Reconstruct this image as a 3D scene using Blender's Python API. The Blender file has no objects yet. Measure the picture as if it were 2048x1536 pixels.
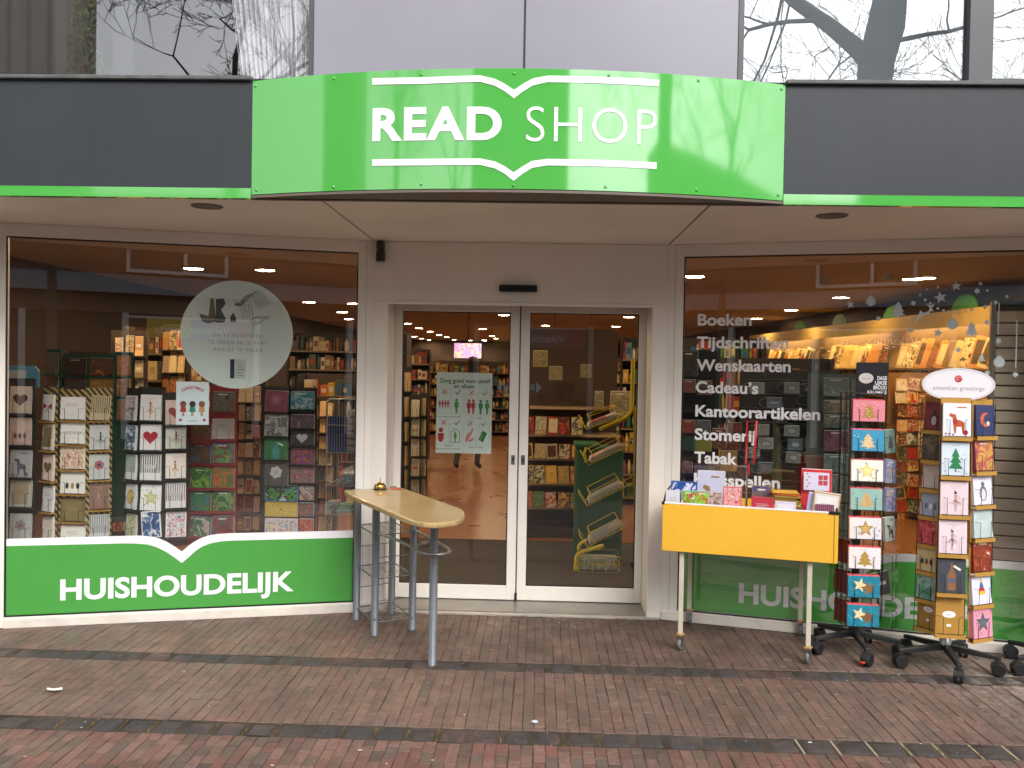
import bpy, math, random
from math import sin, cos, pi, radians as R
from mathutils import Vector as V, Matrix as M
random.seed(7)
ORDW = ['first', 'second', 'third', 'fourth', 'fifth', 'sixth', 'seventh', 'eighth', 'ninth', 'tenth', 'eleventh', 'twelfth', 'thirteenth', 'fourteenth', 'fifteenth', 'sixteenth', 'seventeenth', 'eighteenth', 'nineteenth', 'twentieth']+['twenty-'+t for t in ('first', 'second', 'third', 'fourth', 'fifth', 'sixth', 'seventh', 'eighth', 'ninth')]+['thirtieth']+['thirty-'+t for t in ('first', 'second', 'third', 'fourth', 'fifth', 'sixth', 'seventh', 'eighth', 'ninth')]+['fortieth']+['forty-'+t for t in ('first', 'second', 'third', 'fourth', 'fifth')]
S = bpy.context.scene
# ------------------------------------------------------------------ camera
CP = V((0.1389, -5.9102, 1.6)); FPX = 1740.27
_y, _p, _r = R(1.8392), R(-1.0504), R(-1.0065)
CF = V((-sin(_y)*cos(_p), cos(_y)*cos(_p), sin(_p)))
_R = V((cos(_y), sin(_y), 0)); _U = _R.cross(CF)
CR = _R*cos(_r)-_U*sin(_r); CU = _U*cos(_r)+_R*sin(_r)
cd = bpy.data.cameras.new('camera'); cam = bpy.data.objects.new('camera', cd); S.collection.objects.link(cam)
cam.matrix_world = M(((CR.x, CU.x, -CF.x, CP.x), (CR.y, CU.y, -CF.y, CP.y), (CR.z, CU.z, -CF.z, CP.z), (0, 0, 0, 1)))
cd.sensor_width = 36; cd.lens = FPX/2048*36; cd.clip_start = .05; cd.clip_end = 2000
S.camera = cam
# ------------------------------------------------------------------ light
SUN_EL, SUN_AZ = 40, 158          # azimuth clockwise from +Y: behind the camera, a little to the right
w = bpy.data.worlds.new('World'); S.world = w; w.use_nodes = True
n = w.node_tree.nodes; l = w.node_tree.links; bg = n['Background']
sky = n.new('ShaderNodeTexSky'); sky.sky_type = 'NISHITA'; sky.sun_disc = False
sky.sun_elevation = R(SUN_EL); sky.sun_rotation = R(SUN_AZ); sky.dust_density = 4; sky.air_density = 1.2
hs = n.new('ShaderNodeHueSaturation'); hs.inputs['Saturation'].default_value = .06
l.new(sky.outputs[0], hs.inputs['Color']); l.new(hs.outputs[0], bg.inputs[0]); bg.inputs[1].default_value = .15
sl = bpy.data.lights.new('sun', 'SUN'); sl.energy = 1.0; sl.angle = R(28); sl.color = (1, .95, .89)
so = bpy.data.objects.new('sun', sl); S.collection.objects.link(so)
_d = V((sin(R(SUN_AZ))*cos(R(SUN_EL)), cos(R(SUN_AZ))*cos(R(SUN_EL)), sin(R(SUN_EL))))
so.rotation_euler = _d.to_track_quat('Z', 'Y').to_euler()
S.view_settings.view_transform = 'Standard'; S.view_settings.look = 'None'
S.view_settings.exposure = .88; S.view_settings.gamma = 1; S.view_settings.use_curve_mapping = False
S.render.engine = 'CYCLES'
S.cycles.max_bounces = 8; S.cycles.transparent_max_bounces = 16; S.cycles.sample_clamp_indirect = 6; S.cycles.glossy_bounces = 3; S.cycles.diffuse_bounces = 4
# ------------------------------------------------------------------ helpers
def ray(x, y): return CF+CR*(x-1024)/FPX-CU*(y-768)/FPX
def U(x, y, Y=None, Z=None):
    d = ray(x, y); t = (Y-CP.y)/d.y if Y is not None else (Z-CP.z)/d.z
    return CP+t*d
def LU(x, y, o, ang):                      # picture point -> local (x, z) on the upright plane through o turned by ang
    ux = V((cos(ang), sin(ang), 0)); nn = V((-sin(ang), cos(ang), 0)); d = ray(x, y)
    t = nn.dot(V(o)-CP)/nn.dot(d); P = CP+t*d
    return (P-V(o)).dot(ux), P.z-V(o).z
def lin(h):
    h = h.lstrip('#'); o = []
    for i in (0, 2, 4):
        c = int(h[i:i+2], 16)/255; o.append(c/12.92 if c <= .04045 else ((c+.055)/1.055)**2.4)
    return (*o, 1)
_mats = {}
def mat(h, rough=.6, metal=0, noise=.08, scale=6, bump=0, spec=.5, emit=0, coat=0, bscale=None, streak=0):
    k = (h, rough, metal, noise, scale, bump, spec, emit, coat, bscale, streak)
    if k in _mats: return _mats[k]
    m = bpy.data.materials.new('material_'+h.lstrip('#')); m.use_nodes = True; _mats[k] = m
    N = m.node_tree.nodes; L = m.node_tree.links; b = N['Principled BSDF']; c = lin(h)
    b.inputs['Base Color'].default_value = c; b.inputs['Roughness'].default_value = rough
    b.inputs['Metallic'].default_value = metal; b.inputs['Specular IOR Level'].default_value = spec
    if coat: b.inputs['Coat Weight'].default_value = coat; b.inputs['Coat Roughness'].default_value = .06
    if emit:
        b.inputs['Emission Color'].default_value = c; b.inputs['Emission Strength'].default_value = emit
    if noise or bump:
        g = N.new('ShaderNodeNewGeometry'); t = N.new('ShaderNodeTexNoise'); t.inputs['Scale'].default_value = scale
        t.inputs['Detail'].default_value = 6; L.new(g.outputs['Position'], t.inputs['Vector'])
        if noise:
            r = N.new('ShaderNodeMapRange'); r.inputs[1].default_value = .3; r.inputs[2].default_value = .7
            r.inputs[3].default_value = 1-noise; r.inputs[4].default_value = 1+noise*.6
            L.new(t.outputs[0], r.inputs[0])
            mx = N.new('ShaderNodeVectorMath'); mx.operation = 'SCALE'; mx.inputs[0].default_value = c[:3]
            if streak:
                mp = N.new('ShaderNodeMapping'); mp.inputs['Scale'].default_value = (14, 14, .7); t3 = N.new('ShaderNodeTexNoise'); t3.inputs['Scale'].default_value = 1; t3.inputs['Detail'].default_value = 7; t3.inputs['Roughness'].default_value = .65
                L.new(g.outputs['Position'], mp.inputs[0]); L.new(mp.outputs[0], t3.inputs[0]); r3 = N.new('ShaderNodeMapRange'); r3.inputs[1].default_value = .35; r3.inputs[2].default_value = .7; r3.inputs[3].default_value = 1; r3.inputs[4].default_value = 1-streak
                L.new(t3.outputs[0], r3.inputs[0]); m3 = N.new('ShaderNodeMath'); m3.operation = 'MULTIPLY'; L.new(r.outputs[0], m3.inputs[0]); L.new(r3.outputs[0], m3.inputs[1]); r = m3
            L.new(r.outputs[0], mx.inputs['Scale']); L.new(mx.outputs[0], b.inputs['Base Color'])
            r2 = N.new('ShaderNodeMapRange'); r2.inputs[3].default_value = max(.02, rough-.1*(rough > .15)); r2.inputs[4].default_value = rough+.1*(rough > .15)
            L.new(t.outputs[0], r2.inputs[0]); L.new(r2.outputs[0], b.inputs['Roughness'])
        if bump:
            t2 = N.new('ShaderNodeTexNoise'); t2.inputs['Scale'].default_value = bscale or scale*6; t2.inputs['Detail'].default_value = 5
            L.new(g.outputs['Position'], t2.inputs['Vector'])
            bp = N.new('ShaderNodeBump'); bp.inputs['Strength'].default_value = bump; bp.inputs['Distance'].default_value = .01
            L.new(t2.outputs[0], bp.inputs['Height']); L.new(bp.outputs[0], b.inputs['Normal'])
    return m
def glass(name, f0, tint, rough=0):
    m = bpy.data.materials.new(name); m.use_nodes = True; N = m.node_tree.nodes; L = m.node_tree.links
    N.remove(N['Principled BSDF']); out = N['Material Output']
    lw = N.new('ShaderNodeLayerWeight'); lw.inputs[0].default_value = .5
    pw = N.new('ShaderNodeMath'); pw.operation = 'POWER'; pw.inputs[1].default_value = 5
    r = N.new('ShaderNodeMapRange'); r.inputs[3].default_value = f0; r.inputs[4].default_value = 1
    tr = N.new('ShaderNodeBsdfTransparent'); tr.inputs[0].default_value = (*tint, 1)
    gl = N.new('ShaderNodeBsdfGlossy'); gl.inputs['Roughness'].default_value = rough; gl.inputs[0].default_value = (.97, .98, 1, 1)
    mx = N.new('ShaderNodeMixShader')
    g = N.new('ShaderNodeNewGeometry'); t = N.new('ShaderNodeTexNoise'); t.inputs['Scale'].default_value = .9
    bp = N.new('ShaderNodeBump'); bp.inputs['Strength'].default_value = .06; bp.inputs['Distance'].default_value = .01
    L.new(g.outputs['Position'], t.inputs['Vector']); L.new(t.outputs[0], bp.inputs['Height']); L.new(bp.outputs[0], gl.inputs['Normal'])
    L.new(lw.outputs['Facing'], pw.inputs[0]); L.new(pw.outputs[0], r.inputs[0]); L.new(r.outputs[0], mx.inputs[0])
    L.new(tr.outputs[0], mx.inputs[1]); L.new(gl.outputs[0], mx.inputs[2]); L.new(mx.outputs[0], out.inputs[0])
    return m
def link(o): S.collection.objects.link(o); return o
def thing(name, label=None, cat=None, loc=(0, 0, 0), rz=0, group=None, rx=0, ry=0):
    o = link(bpy.data.objects.new(name, None)); o.location = loc; o.rotation_euler = (rx, ry, rz); o.empty_display_size = .1
    return tag(o, label, cat, group)
def tag(o, label=None, cat=None, group=None, kind=None):
    if label: o['label'] = label
    if cat: o['category'] = cat
    if group: o['group'] = group
    if kind: o['kind'] = kind
    return o
_txt = {}
def txt(s, bold=0., space=1.):
    k = (s, bold, space)
    if k in _txt: return _txt[k]
    def mk(t):
        c = bpy.data.curves.new('t', 'FONT'); c.body = t; c.offset = bold; c.space_character = space; c.resolution_u = 5
        o = link(bpy.data.objects.new('t', c)); bpy.context.view_layer.update()
        me = o.evaluated_get(bpy.context.evaluated_depsgraph_get()).to_mesh()
        vs = [(v.co.x, v.co.y) for v in me.vertices]; fs = [tuple(p.vertices) for p in me.polygons]
        bpy.data.objects.remove(o); bpy.data.curves.remove(c); return vs, fs
    if ('cap', bold) not in _txt:
        hv, _ = mk('H'); _txt[('cap', bold)] = (min(v[1] for v in hv), max(v[1] for v in hv))
    b, c = _txt[('cap', bold)]
    vs, fs = mk(s); xs = [v[0] for v in vs]; x0, x1 = min(xs), max(xs)
    _txt[k] = ([((x-x0)/(x1-x0), (y-b)/(c-b)) for x, y in vs], fs, (x1-x0)/(c-b)); return _txt[k]
class MB:
    def __init__(s): s.v = []; s.f = []; s.m = []; s.s = []; s.mats = []
    def mi(s, m):
        if m not in s.mats: s.mats.append(m)
        return s.mats.index(m)
    def add(s, vs, fs, m, smooth=False, X=None):
        o = len(s.v); i = s.mi(m)
        s.v += [tuple(X @ V(v)) if X else tuple(v) for v in vs]
        for f in fs: s.f.append(tuple(a+o for a in f)); s.m.append(i); s.s.append(smooth)
        return s
    def box(s, x0, x1, y0, y1, z0, z1, m, X=None):
        vs = [(x, y, z) for x in (x0, x1) for y in (y0, y1) for z in (z0, z1)]
        return s.add(vs, [(0, 1, 3, 2), (4, 6, 7, 5), (0, 4, 5, 1), (2, 3, 7, 6), (0, 2, 6, 4), (1, 5, 7, 3)], m, X=X)
    def cbox(s, x0, x1, y0, y1, z0, z1, m, c=.004, X=None):      # box with chamfered upright and level edges
        c = min(c, (x1-x0)/2.2, (y1-y0)/2.2, (z1-z0)/2.2); vs = []; 
        for z, k in ((z0, c), (z0+c, 0), (z1-c, 0), (z1, c)):
            a = [(x0+k, y0+k), (x1-k, y0+k), (x1-k, y1-k), (x0+k, y1-k)]
            for j, (x, y) in enumerate(a):
                sx = 1 if j in (0, 3) else -1; sy = 1 if j < 2 else -1
                if j % 2 == 0: vs += [(x, y+sy*c, z), (x+sx*c, y, z)]
                else: vs += [(x+sx*c, y, z), (x, y+sy*c, z)]
        fs = [tuple(range(7, -1, -1)), tuple(range(24, 32))]
        for r in range(3):
            for j in range(8): fs.append((r*8+j, r*8+(j+1) % 8, r*8+8+(j+1) % 8, r*8+8+j))
        return s.add(vs, fs, m, X=X)
    def tube(s, pts, r, m, n=8, closed=False, X=None, caps=True):
        P = [V(p) for p in pts]; k = len(P); vs = []; fs = []; prev = None
        rr = r if isinstance(r, (list, tuple)) else [r]*k
        for i, p in enumerate(P):
            a = P[i-1] if (i or closed) else p; b = P[(i+1) % k] if (i < k-1 or closed) else p
            t = (b-a).normalized()
            if prev is None: u = t.orthogonal().normalized()
            else:
                u = prev-t*prev.dot(t); u = u.normalized() if u.length > 1e-6 else t.orthogonal().normalized()
            prev = u; q = t.cross(u)
            for j in range(n):
                an = 2*pi*j/n; vs.append(p+(u*cos(an)+q*sin(an))*rr[i])
        for i in range(k if closed else k-1):
            for j in range(n):
                a = i*n+j; b = i*n+(j+1) % n; c = ((i+1) % k)*n+(j+1) % n; d = ((i+1) % k)*n+j
                fs.append((a, b, c, d))
        s.add(vs, fs, m, True, X)
        if caps and not closed:
            s.add(vs[:n], [tuple(range(n-1, -1, -1))], m, X=X); s.add(vs[-n:], [tuple(range(n))], m, X=X)
        return s
    def lathe(s, prof, m, n=20, X=None, smooth=True):
        vs = []; fs = []
        for r, z in prof:
            for j in range(n): a = 2*pi*j/n; vs.append((r*cos(a), r*sin(a), z))
        for i in range(len(prof)-1):
            for j in range(n): fs.append((i*n+j, i*n+(j+1) % n, (i+1)*n+(j+1) % n, (i+1)*n+j))
        s.add(vs, fs, m, smooth, X)
        s.add(vs[:n], [tuple(range(n-1, -1, -1))], m, X=X); s.add(vs[-n:], [tuple(range(n))], m, X=X); return s
    def prism(s, pts, z0, z1, m, X=None, c=0):      # outline in x,y
        k = len(pts); vs = [(x, y, z0) for x, y in pts]+[(x, y, z1) for x, y in pts]
        return s.add(vs, [tuple(range(k-1, -1, -1)), tuple(range(k, 2*k))]+[(i, (i+1) % k, k+(i+1) % k, k+i) for i in range(k)], m, X=X)
    def flat(s, pts, y, m, th=0, X=None):            # outline in x,z facing -y ; th gives thickness behind
        k = len(pts); vs = [(x, y, z) for x, z in pts]
        if not th: return s.add(vs, [tuple(range(k))], m, X=X)
        vs += [(x, y+th, z) for x, z in pts]
        return s.add(vs, [tuple(range(k)), tuple(range(2*k-1, k-1, -1))]+[(i, k+i, k+(i+1) % k, (i+1) % k) for i in range(k)], m, X=X)
    def text(s, t, x0, x1, z, cap, y, m, bold=0., X=None, fn=None, space=1.):
        vs, fs, asp = txt(t, bold, space)
        if x1 is None: x1 = x0+asp*cap
        vv = [(x0+a*(x1-x0), y, z+b*cap) for a, b in vs]
        if fn: vv = [fn(*p) for p in vv]
        return s.add(vv, fs, m, X=X)
    def build(s, name, parent=None, loc=None, rot=None, bevel=0):
        me = bpy.data.meshes.new(name); me.from_pydata([tuple(v) for v in s.v], [], s.f)
        for m in s.mats: me.materials.append(m)
        me.polygons.foreach_set('material_index', s.m); me.polygons.foreach_set('use_smooth', s.s); me.update()
        o = link(bpy.data.objects.new(name, me)); o.parent = parent
        if loc: o.location = loc
        if rot: o.rotation_euler = rot
        if bevel:
            b = o.modifiers.new('edge', 'BEVEL'); b.width = bevel; b.segments = 2; b.limit_method = 'ANGLE'
        return o
def copy_to(o, parent, loc=None, rot=None):
    c = link(o.copy()); c.parent = parent
    if loc is not None: c.location = loc
    if rot is not None: c.rotation_euler = rot
    return c
def copy_tree(o, parent=None, loc=None, rot=None):
    c = copy_to(o, parent, loc, rot)
    for ch in list(o.children): copy_tree(ch, c)
    return c
def circ(cx, cz, r, n=24, rz=None, a0=0): return [(cx+r*cos(a0+2*pi*i/n), cz+(rz or r)*sin(a0+2*pi*i/n)) for i in range(n)]
def star(cx, cz, r, k=5, q=.42, a0=pi/2):
    return [(cx+(r if i % 2 == 0 else r*q)*cos(a0+pi*i/k), cz+(r if i % 2 == 0 else r*q)*sin(a0+pi*i/k)) for i in range(2*k)]
def tree2(cx, z0, w_, h_):
    p = [(cx-.06*w_, z0), (cx-.06*w_, z0+.13*h_)]; L_ = [(.5, .13), (.22, .38), (.4, .38), (.16, .62), (.3, .62), (0, 1)]
    p += [(cx-a*w_, z0+b*h_) for a, b in L_]; p += [(cx+a*w_, z0+b*h_) for a, b in L_[-2::-1]]
    return p+[(cx+.06*w_, z0+.13*h_), (cx+.06*w_, z0)]
# ------------------------------------------------------------------ shared colours
WHITE = mat('#efe9e0', .42, noise=.06, scale=2.2, streak=.03); WHITE_OLD = mat('#e0d8cd', .5, noise=.13, scale=9, bump=.05)
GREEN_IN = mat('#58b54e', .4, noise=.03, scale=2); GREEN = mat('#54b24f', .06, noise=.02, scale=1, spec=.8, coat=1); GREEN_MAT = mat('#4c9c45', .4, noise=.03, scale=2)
VINYL = mat('#f0f0f2', .4, noise=0); DARKPANEL = mat('#373b40', .5, spec=.35, noise=.12, scale=1.5, bump=.02, streak=.07)
BLACK = mat('#17181a', .45, noise=.1); RUBBER = mat('#131314', .6, noise=.15, scale=30)
STEEL = mat('#a8a8a8', .35, 1, noise=.15, scale=30); GREYMETAL = mat('#75797f', .42, .35, noise=.08, scale=12)
WIRE = mat('#202022', .45, .3, noise=0); BROWNCARD = mat('#b08437', .6, noise=.06, scale=14)
SOFFIT = mat('#ebe4d8', .5, noise=.08, scale=1.5)
PANE = glass('shop_glass', .1, (.985, .99, .985)); PANE_UP = glass('coated_glass', .12, (.95, .96, .97)); PANE_UP2 = glass('mirror_glass', .14, (.9, .92, .93)); PANE_DOOR = glass('door_glass', .04, (.93, .94, .93))
PI = pi
# ------------------------------------------------------------------ pavement
def brick_mat(name, cols, dirt):
    m = bpy.data.materials.new(name); m.use_nodes = True; N = m.node_tree.nodes; L = m.node_tree.links; b = N['Principled BSDF']
    at = N.new('ShaderNodeAttribute'); at.attribute_name = 'rnd'
    cr = N.new('ShaderNodeValToRGB'); cr.color_ramp.interpolation = 'CONSTANT'; e = cr.color_ramp.elements
    while len(e) < len(cols): e.new(.5)
    for i, c in enumerate(cols): e[i].position = i/len(cols); e[i].color = lin(c)
    g = N.new('ShaderNodeNewGeometry')
    def noise(sc, det=6, ro=.6):
        t = N.new('ShaderNodeTexNoise'); t.inputs['Scale'].default_value = sc; t.inputs['Detail'].default_value = det; t.inputs['Roughness'].default_value = ro
        L.new(g.outputs['Position'], t.inputs['Vector']); return t
    def rng(t, a, b_, c, d):
        r = N.new('ShaderNodeMapRange'); r.inputs[1].default_value = a; r.inputs[2].default_value = b_; r.inputs[3].default_value = c; r.inputs[4].default_value = d
        L.new(t.outputs[0], r.inputs[0]); return r
    def mix(f, a, c, blend='MIX'):
        x = N.new('ShaderNodeMix'); x.data_type = 'RGBA'; x.blend_type = blend
        if f is None: x.inputs[0].default_value = 1
        else: L.new(f, x.inputs[0])
        L.new(a, x.inputs[6])
        if isinstance(c, str): x.inputs[7].default_value = lin(c)
        else: L.new(c, x.inputs[7])
        return x.outputs[2]
    L.new(at.outputs['Fac'], cr.inputs[0]); c = cr.outputs[0]
    big = noise(1.1, 5, .65); c = mix(rng(big, .42, .68, 0, dirt).outputs[0], c, '#4a3a31')
    mid = noise(9, 8, .7); c = mix(rng(mid, .45, .72, 0, .75).outputs[0], c, '#51463e'); c = mix(rng(noise(34, 6, .75), .5, .72, 0, .7).outputs[0], c, '#46352e'); c = mix(rng(noise(2.7, 6, .7), .5, .7, 0, .5).outputs[0], c, '#8a6258')
    fine = noise(160, 3, .7)
    sc = N.new('ShaderNodeVectorMath'); sc.operation = 'SCALE'; L.new(c, sc.inputs[0]); L.new(rng(fine, .25, .75, .72, 1.25).outputs[0], sc.inputs['Scale'])
    c = sc.outputs[0]
    # pale spilled powder on the right
    sep = N.new('ShaderNodeSeparateXYZ'); L.new(g.outputs['Position'], sep.inputs[0])
    vd = N.new('ShaderNodeVectorMath'); vd.operation = 'DISTANCE'; vd.inputs[1].default_value = (2.75, -1.42, 0); L.new(g.outputs['Position'], vd.inputs[0])
    r = N.new('ShaderNodeMapRange'); r.inputs[1].default_value = 0; r.inputs[2].default_value = .75; r.inputs[3].default_value = .62; r.inputs[4].default_value = 0
    L.new(vd.outputs['Value'], r.inputs[0]); n3 = rng(noise(14, 8, .75), .42, .66, 0, 1.2)
    mu = N.new('ShaderNodeMath'); mu.operation = 'MULTIPLY'; mu.use_clamp = True; L.new(r.outputs[0], mu.inputs[0]); L.new(n3.outputs[0], mu.inputs[1])
    c = mix(mu.outputs[0], c, '#b8aea2')
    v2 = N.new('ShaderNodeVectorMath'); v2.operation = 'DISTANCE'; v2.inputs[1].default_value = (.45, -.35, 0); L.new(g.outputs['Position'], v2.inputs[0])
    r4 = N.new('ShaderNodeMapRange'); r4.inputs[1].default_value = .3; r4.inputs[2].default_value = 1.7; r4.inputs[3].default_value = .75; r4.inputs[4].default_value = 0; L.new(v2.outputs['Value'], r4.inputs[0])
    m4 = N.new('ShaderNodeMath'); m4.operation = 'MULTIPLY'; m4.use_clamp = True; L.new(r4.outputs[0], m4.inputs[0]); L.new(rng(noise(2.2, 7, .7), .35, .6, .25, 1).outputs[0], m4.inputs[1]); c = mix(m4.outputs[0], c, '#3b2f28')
    L.new(c, b.inputs['Base Color'])
    L.new(rng(noise(3, 6), .35, .65, .42, .82).outputs[0], b.inputs['Roughness'])
    bp = N.new('ShaderNodeBump'); bp.inputs['Strength'].default_value = .6 if 'cobble' not in name else 1; bp.inputs['Distance'].default_value = .004 if 'cobble' not in name else .009
    L.new(noise(220 if 'cobble' not in name else 90, 4, .7).outputs[0], bp.inputs['Height']); L.new(bp.outputs[0], b.inputs['Normal']); return m
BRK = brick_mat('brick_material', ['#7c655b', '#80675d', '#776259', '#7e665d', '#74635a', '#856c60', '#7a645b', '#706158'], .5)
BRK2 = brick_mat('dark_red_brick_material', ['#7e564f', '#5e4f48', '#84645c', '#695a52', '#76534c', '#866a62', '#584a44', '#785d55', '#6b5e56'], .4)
COB = brick_mat('cobble_material', ['#3f4145', '#36383b', '#45474a', '#3a3c40'], .3)
SAND = mat('#463b33', .95, noise=.75, scale=5, bump=.5)
g = MB(); g.box(-40, 40, -34, -.25, -.3, -.0042, SAND); pavement = tag(g.build('pavement'), 'brown brick pavement in front of the shop', kind='structure')
def brick_geo(L_, W_, j, cz=.0022):
    h = [random.uniform(-j, j) for _ in range(4)]
    X, Y = W_/2, L_/2; s4 = [(-1, -1), (1, -1), (1, 1), (-1, 1)]
    vs = [(a*X, b*Y, -.05) for a, b in s4]+[(a*X, b*Y, -cz+h[i]) for i, (a, b) in enumerate(s4)]+[(a*(X-cz), b*(Y-cz), h[i]) for i, (a, b) in enumerate(s4)]
    fs = [(8, 9, 10, 11)]
    for r in (0, 4):
        for i in range(4): fs.append((r+i, r+(i+1) % 4, r+4+(i+1) % 4, r+4+i))
    return vs, fs
def attr(me, vals):
    a = me.attributes.new('rnd', 'FLOAT', 'FACE'); a.data.foreach_set('value', vals)
bricks = []
for i in range(-96, 97):
    x = i*.0512+.01
    y = -.24-(.1 if i % 2 else 0)
    yb = []
    for (ya, ye) in ((-.24, -1.205), (-1.352, -2.09)):
        y = ya; first = True
        while y > ye+.02:
            L_ = .2 if not (first and i % 2) else .1
            L_ = min(L_, y-ye); yb.append((y-L_/2, L_-.0025, 0)); y -= L_; first = False
    y = -2.24; first = True
    while y > -4.6:
        L_ = .1 if not (first and i % 2) else .055
        yb.append((y-L_/2, L_-.0025, 1)); y -= L_; first = False
    for yc, L_, k in yb:
        bricks.append((x+random.uniform(-.0016, .0016), yc+random.uniform(-.003, .003), L_, k))
def in_view(x, y, mg=0):
    d = V((x, y, 0))-CP; q = d.dot(CF)
    px = 1024+FPX*d.dot(CR)/q; py = 768-FPX*d.dot(CU)/q
    return -mg < px < 2048+mg and py < 1536+mg
bricks.sort(key=lambda b: (0 if in_view(b[0], b[1]) else 1, (V((b[0], b[1], 0))-CP).length))
variants = {}
def variant(L_, k, i):
    key = (round(L_, 3), k, i)
    if key not in variants:
        vs, fs = brick_geo(L_, .0494, .001); me = bpy.data.meshes.new('brick'); me.from_pydata(vs, [], fs)
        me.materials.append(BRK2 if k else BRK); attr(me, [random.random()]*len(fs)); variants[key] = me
    return variants[key]
for x, y, L_, k in bricks[:290]:
    o = link(bpy.data.objects.new('brick', variant(L_, k, random.randrange(14)))); o.parent = pavement
    o.location = (x, y, random.uniform(-.0018, .0018)); o.rotation_euler = (random.uniform(-.008, .008), random.uniform(-.02, .02), random.uniform(-.012, .012))
mb = MB(); vals = []
for x, y, L_, k in bricks[290:]:
    vs, fs = brick_geo(L_, .0494, .0012); z = random.uniform(-.002, .002); a = random.uniform(-.012, .012)
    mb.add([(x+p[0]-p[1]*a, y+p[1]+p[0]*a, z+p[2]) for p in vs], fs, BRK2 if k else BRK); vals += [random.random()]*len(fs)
o = mb.build('brick', pavement); attr(o.data, vals); tag(o, 'remaining paving bricks', kind='stuff')
cobs = []
for v in range(8):
    n_ = 7; me = bpy.data.meshes.new('cobblestone'); vs = []; fs = []
    hw, hl = .0655, .069
    ph = [random.uniform(0, 6) for _ in range(4)]
    for a in range(n_):
        for b_ in range(n_):
            u_ = a/(n_-1)*2-1; w_ = b_/(n_-1)*2-1
            e = max(abs(u_), abs(w_)); z = 0 if e < .6 else -.004*((e-.6)/.4)**2
            if e == 1: z = -.012
            z += random.uniform(-.0035, .0035)*(e < 1)
            k = 1-.05*abs(u_*w_)*(e > .9)
            vs.append((u_*hw*k+.002*sin(w_*2+ph[0]), w_*hl*k+.002*sin(u_*2+ph[1]), z))
    for a in range(n_-1):
        for b_ in range(n_-1): fs.append((a*n_+b_, (a+1)*n_+b_, (a+1)*n_+b_+1, a*n_+b_+1))
    ring = [a*n_ for a in range(n_)]+[(n_-1)*n_+b_ for b_ in range(1, n_)]+[a*n_+n_-1 for a in range(n_-2, -1, -1)]+[b_ for b_ in range(n_-2, 0, -1)]
    o0 = len(vs); vs += [(vs[i][0], vs[i][1], -.05) for i in ring]
    for i in range(len(ring)): fs.append((ring[i], o0+i, o0+(i+1) % len(ring), ring[(i+1) % len(ring)]))
    me.from_pydata(vs, [], fs); me.materials.append(COB); attr(me, [random.random()]*len(fs)); me.polygons.foreach_set('use_smooth', [True]*len(fs)); cobs.append(me)
joints = []
for yc in (-1.279, -2.165):
    x = -4.0
    while x < 4.0:
        L_ = random.uniform(.128, .152)
        o = link(bpy.data.objects.new('cobblestone', random.choice(cobs))); o.parent = pavement; o.scale = (L_/.139, 1, 1)
        o.location = (x+L_/2, yc+random.uniform(-.003, .003), random.uniform(-.001, .003)); o.rotation_euler = (0, 0, random.choice((0, pi))+random.uniform(-.02, .02))
        x += L_+.004; joints.append((x-.002, yc))
# moss and weeds in the cobble joints
MOSS = mat('#6d6a2a', .9, noise=.4, scale=40); MOSS2 = mat('#8a6f38', .9, noise=.4, scale=40); PALE = mat('#a89d86', .95, noise=.2, scale=60, bump=.3)
mb = MB()
for x, yc in joints:
    dens = 26 if yc < -2 else 3
    if abs(x) > 2.6 or random.random() < .35: continue
    for _ in range(dens):
        bx = x+random.uniform(-.004, .004); by = yc+random.uniform(-.075, .075); s_ = random.uniform(.004, .013); a = random.uniform(0, 6.28)
        mb.add([(bx-s_*.3*cos(a), by-s_*.3*sin(a), -.008), (bx+s_*.3*cos(a), by+s_*.3*sin(a), -.008), (bx+random.uniform(-1, 1)*s_*.6, by+random.uniform(-1, 1)*s_*.6, s_*.6)], [(0, 1, 2)], random.choice((MOSS, MOSS2)))
tag(mb.build('moss'), 'green and yellow moss in the joints of the front cobble row', kind='stuff')
mb = MB()
for i, (x, yc) in enumerate(joints):
    if x > 1.15 and yc < -2: mb.box(x-.004, x+.004, yc-.07, yc+.075, -.012, -.0035, PALE)
for _ in range(70):
    x = 1.75+random.random()*1.0; y = -1.4-random.random()*.5; 
    i = round((x-.01)/.0512-.5); xx = (i+.5)*.0512+.01; L_ = random.uniform(.01, .05)
    mb.box(xx-.0025, xx+.0025, y-L_, y, -.009, -.002, PALE)
tag(mb.build('joint_sand'), 'pale sand filling joints at the right of the pavement', kind='stuff')
# ------------------------------------------------------------------ interior shell
A = R(15.11); WX, WY, H, FY, ZT = 1.0458, .317, 2.406, 1.698, 2.971
FLOORM = mat('#935f33', .3, noise=.1, scale=1.6); CEILM = mat('#a89478', .7, noise=.08, scale=1.2)
DWALL = mat('#3f2f25', .7, noise=.15, scale=1.5); MATM = mat('#3a332c', .95, noise=.2, scale=30, bump=.3)
def wl(s, lx, ly=0): c, s_ = cos(-s*A), sin(-s*A); return (s*WX+lx*c-ly*s_, -WY+lx*s_+ly*c)
outl = [(-.9, -.02), wl(-1, .1, .02), wl(-1, -4.1, .03), (-5.1, 27), (3.9, 27), (5.1, 3.3), wl(1, 4.1, .03), wl(1, -.1, .02), (.9, -.02)]
mb = MB(); mb.prism(outl[::-1], -.2, 0, FLOORM); tag(mb.build('floor'), 'orange brown shop floor', kind='structure')
mb = MB(); mb.prism(outl[::-1], 2.6, 2.66, CEILM); tag(mb.build('ceiling'), 'brown shop ceiling', kind='structure')
mb = MB(); mb.box(-5.3, -5.1, -1.5, 27, 0, 2.6, DWALL); tag(mb.build('left_wall'), kind='structure')
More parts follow.
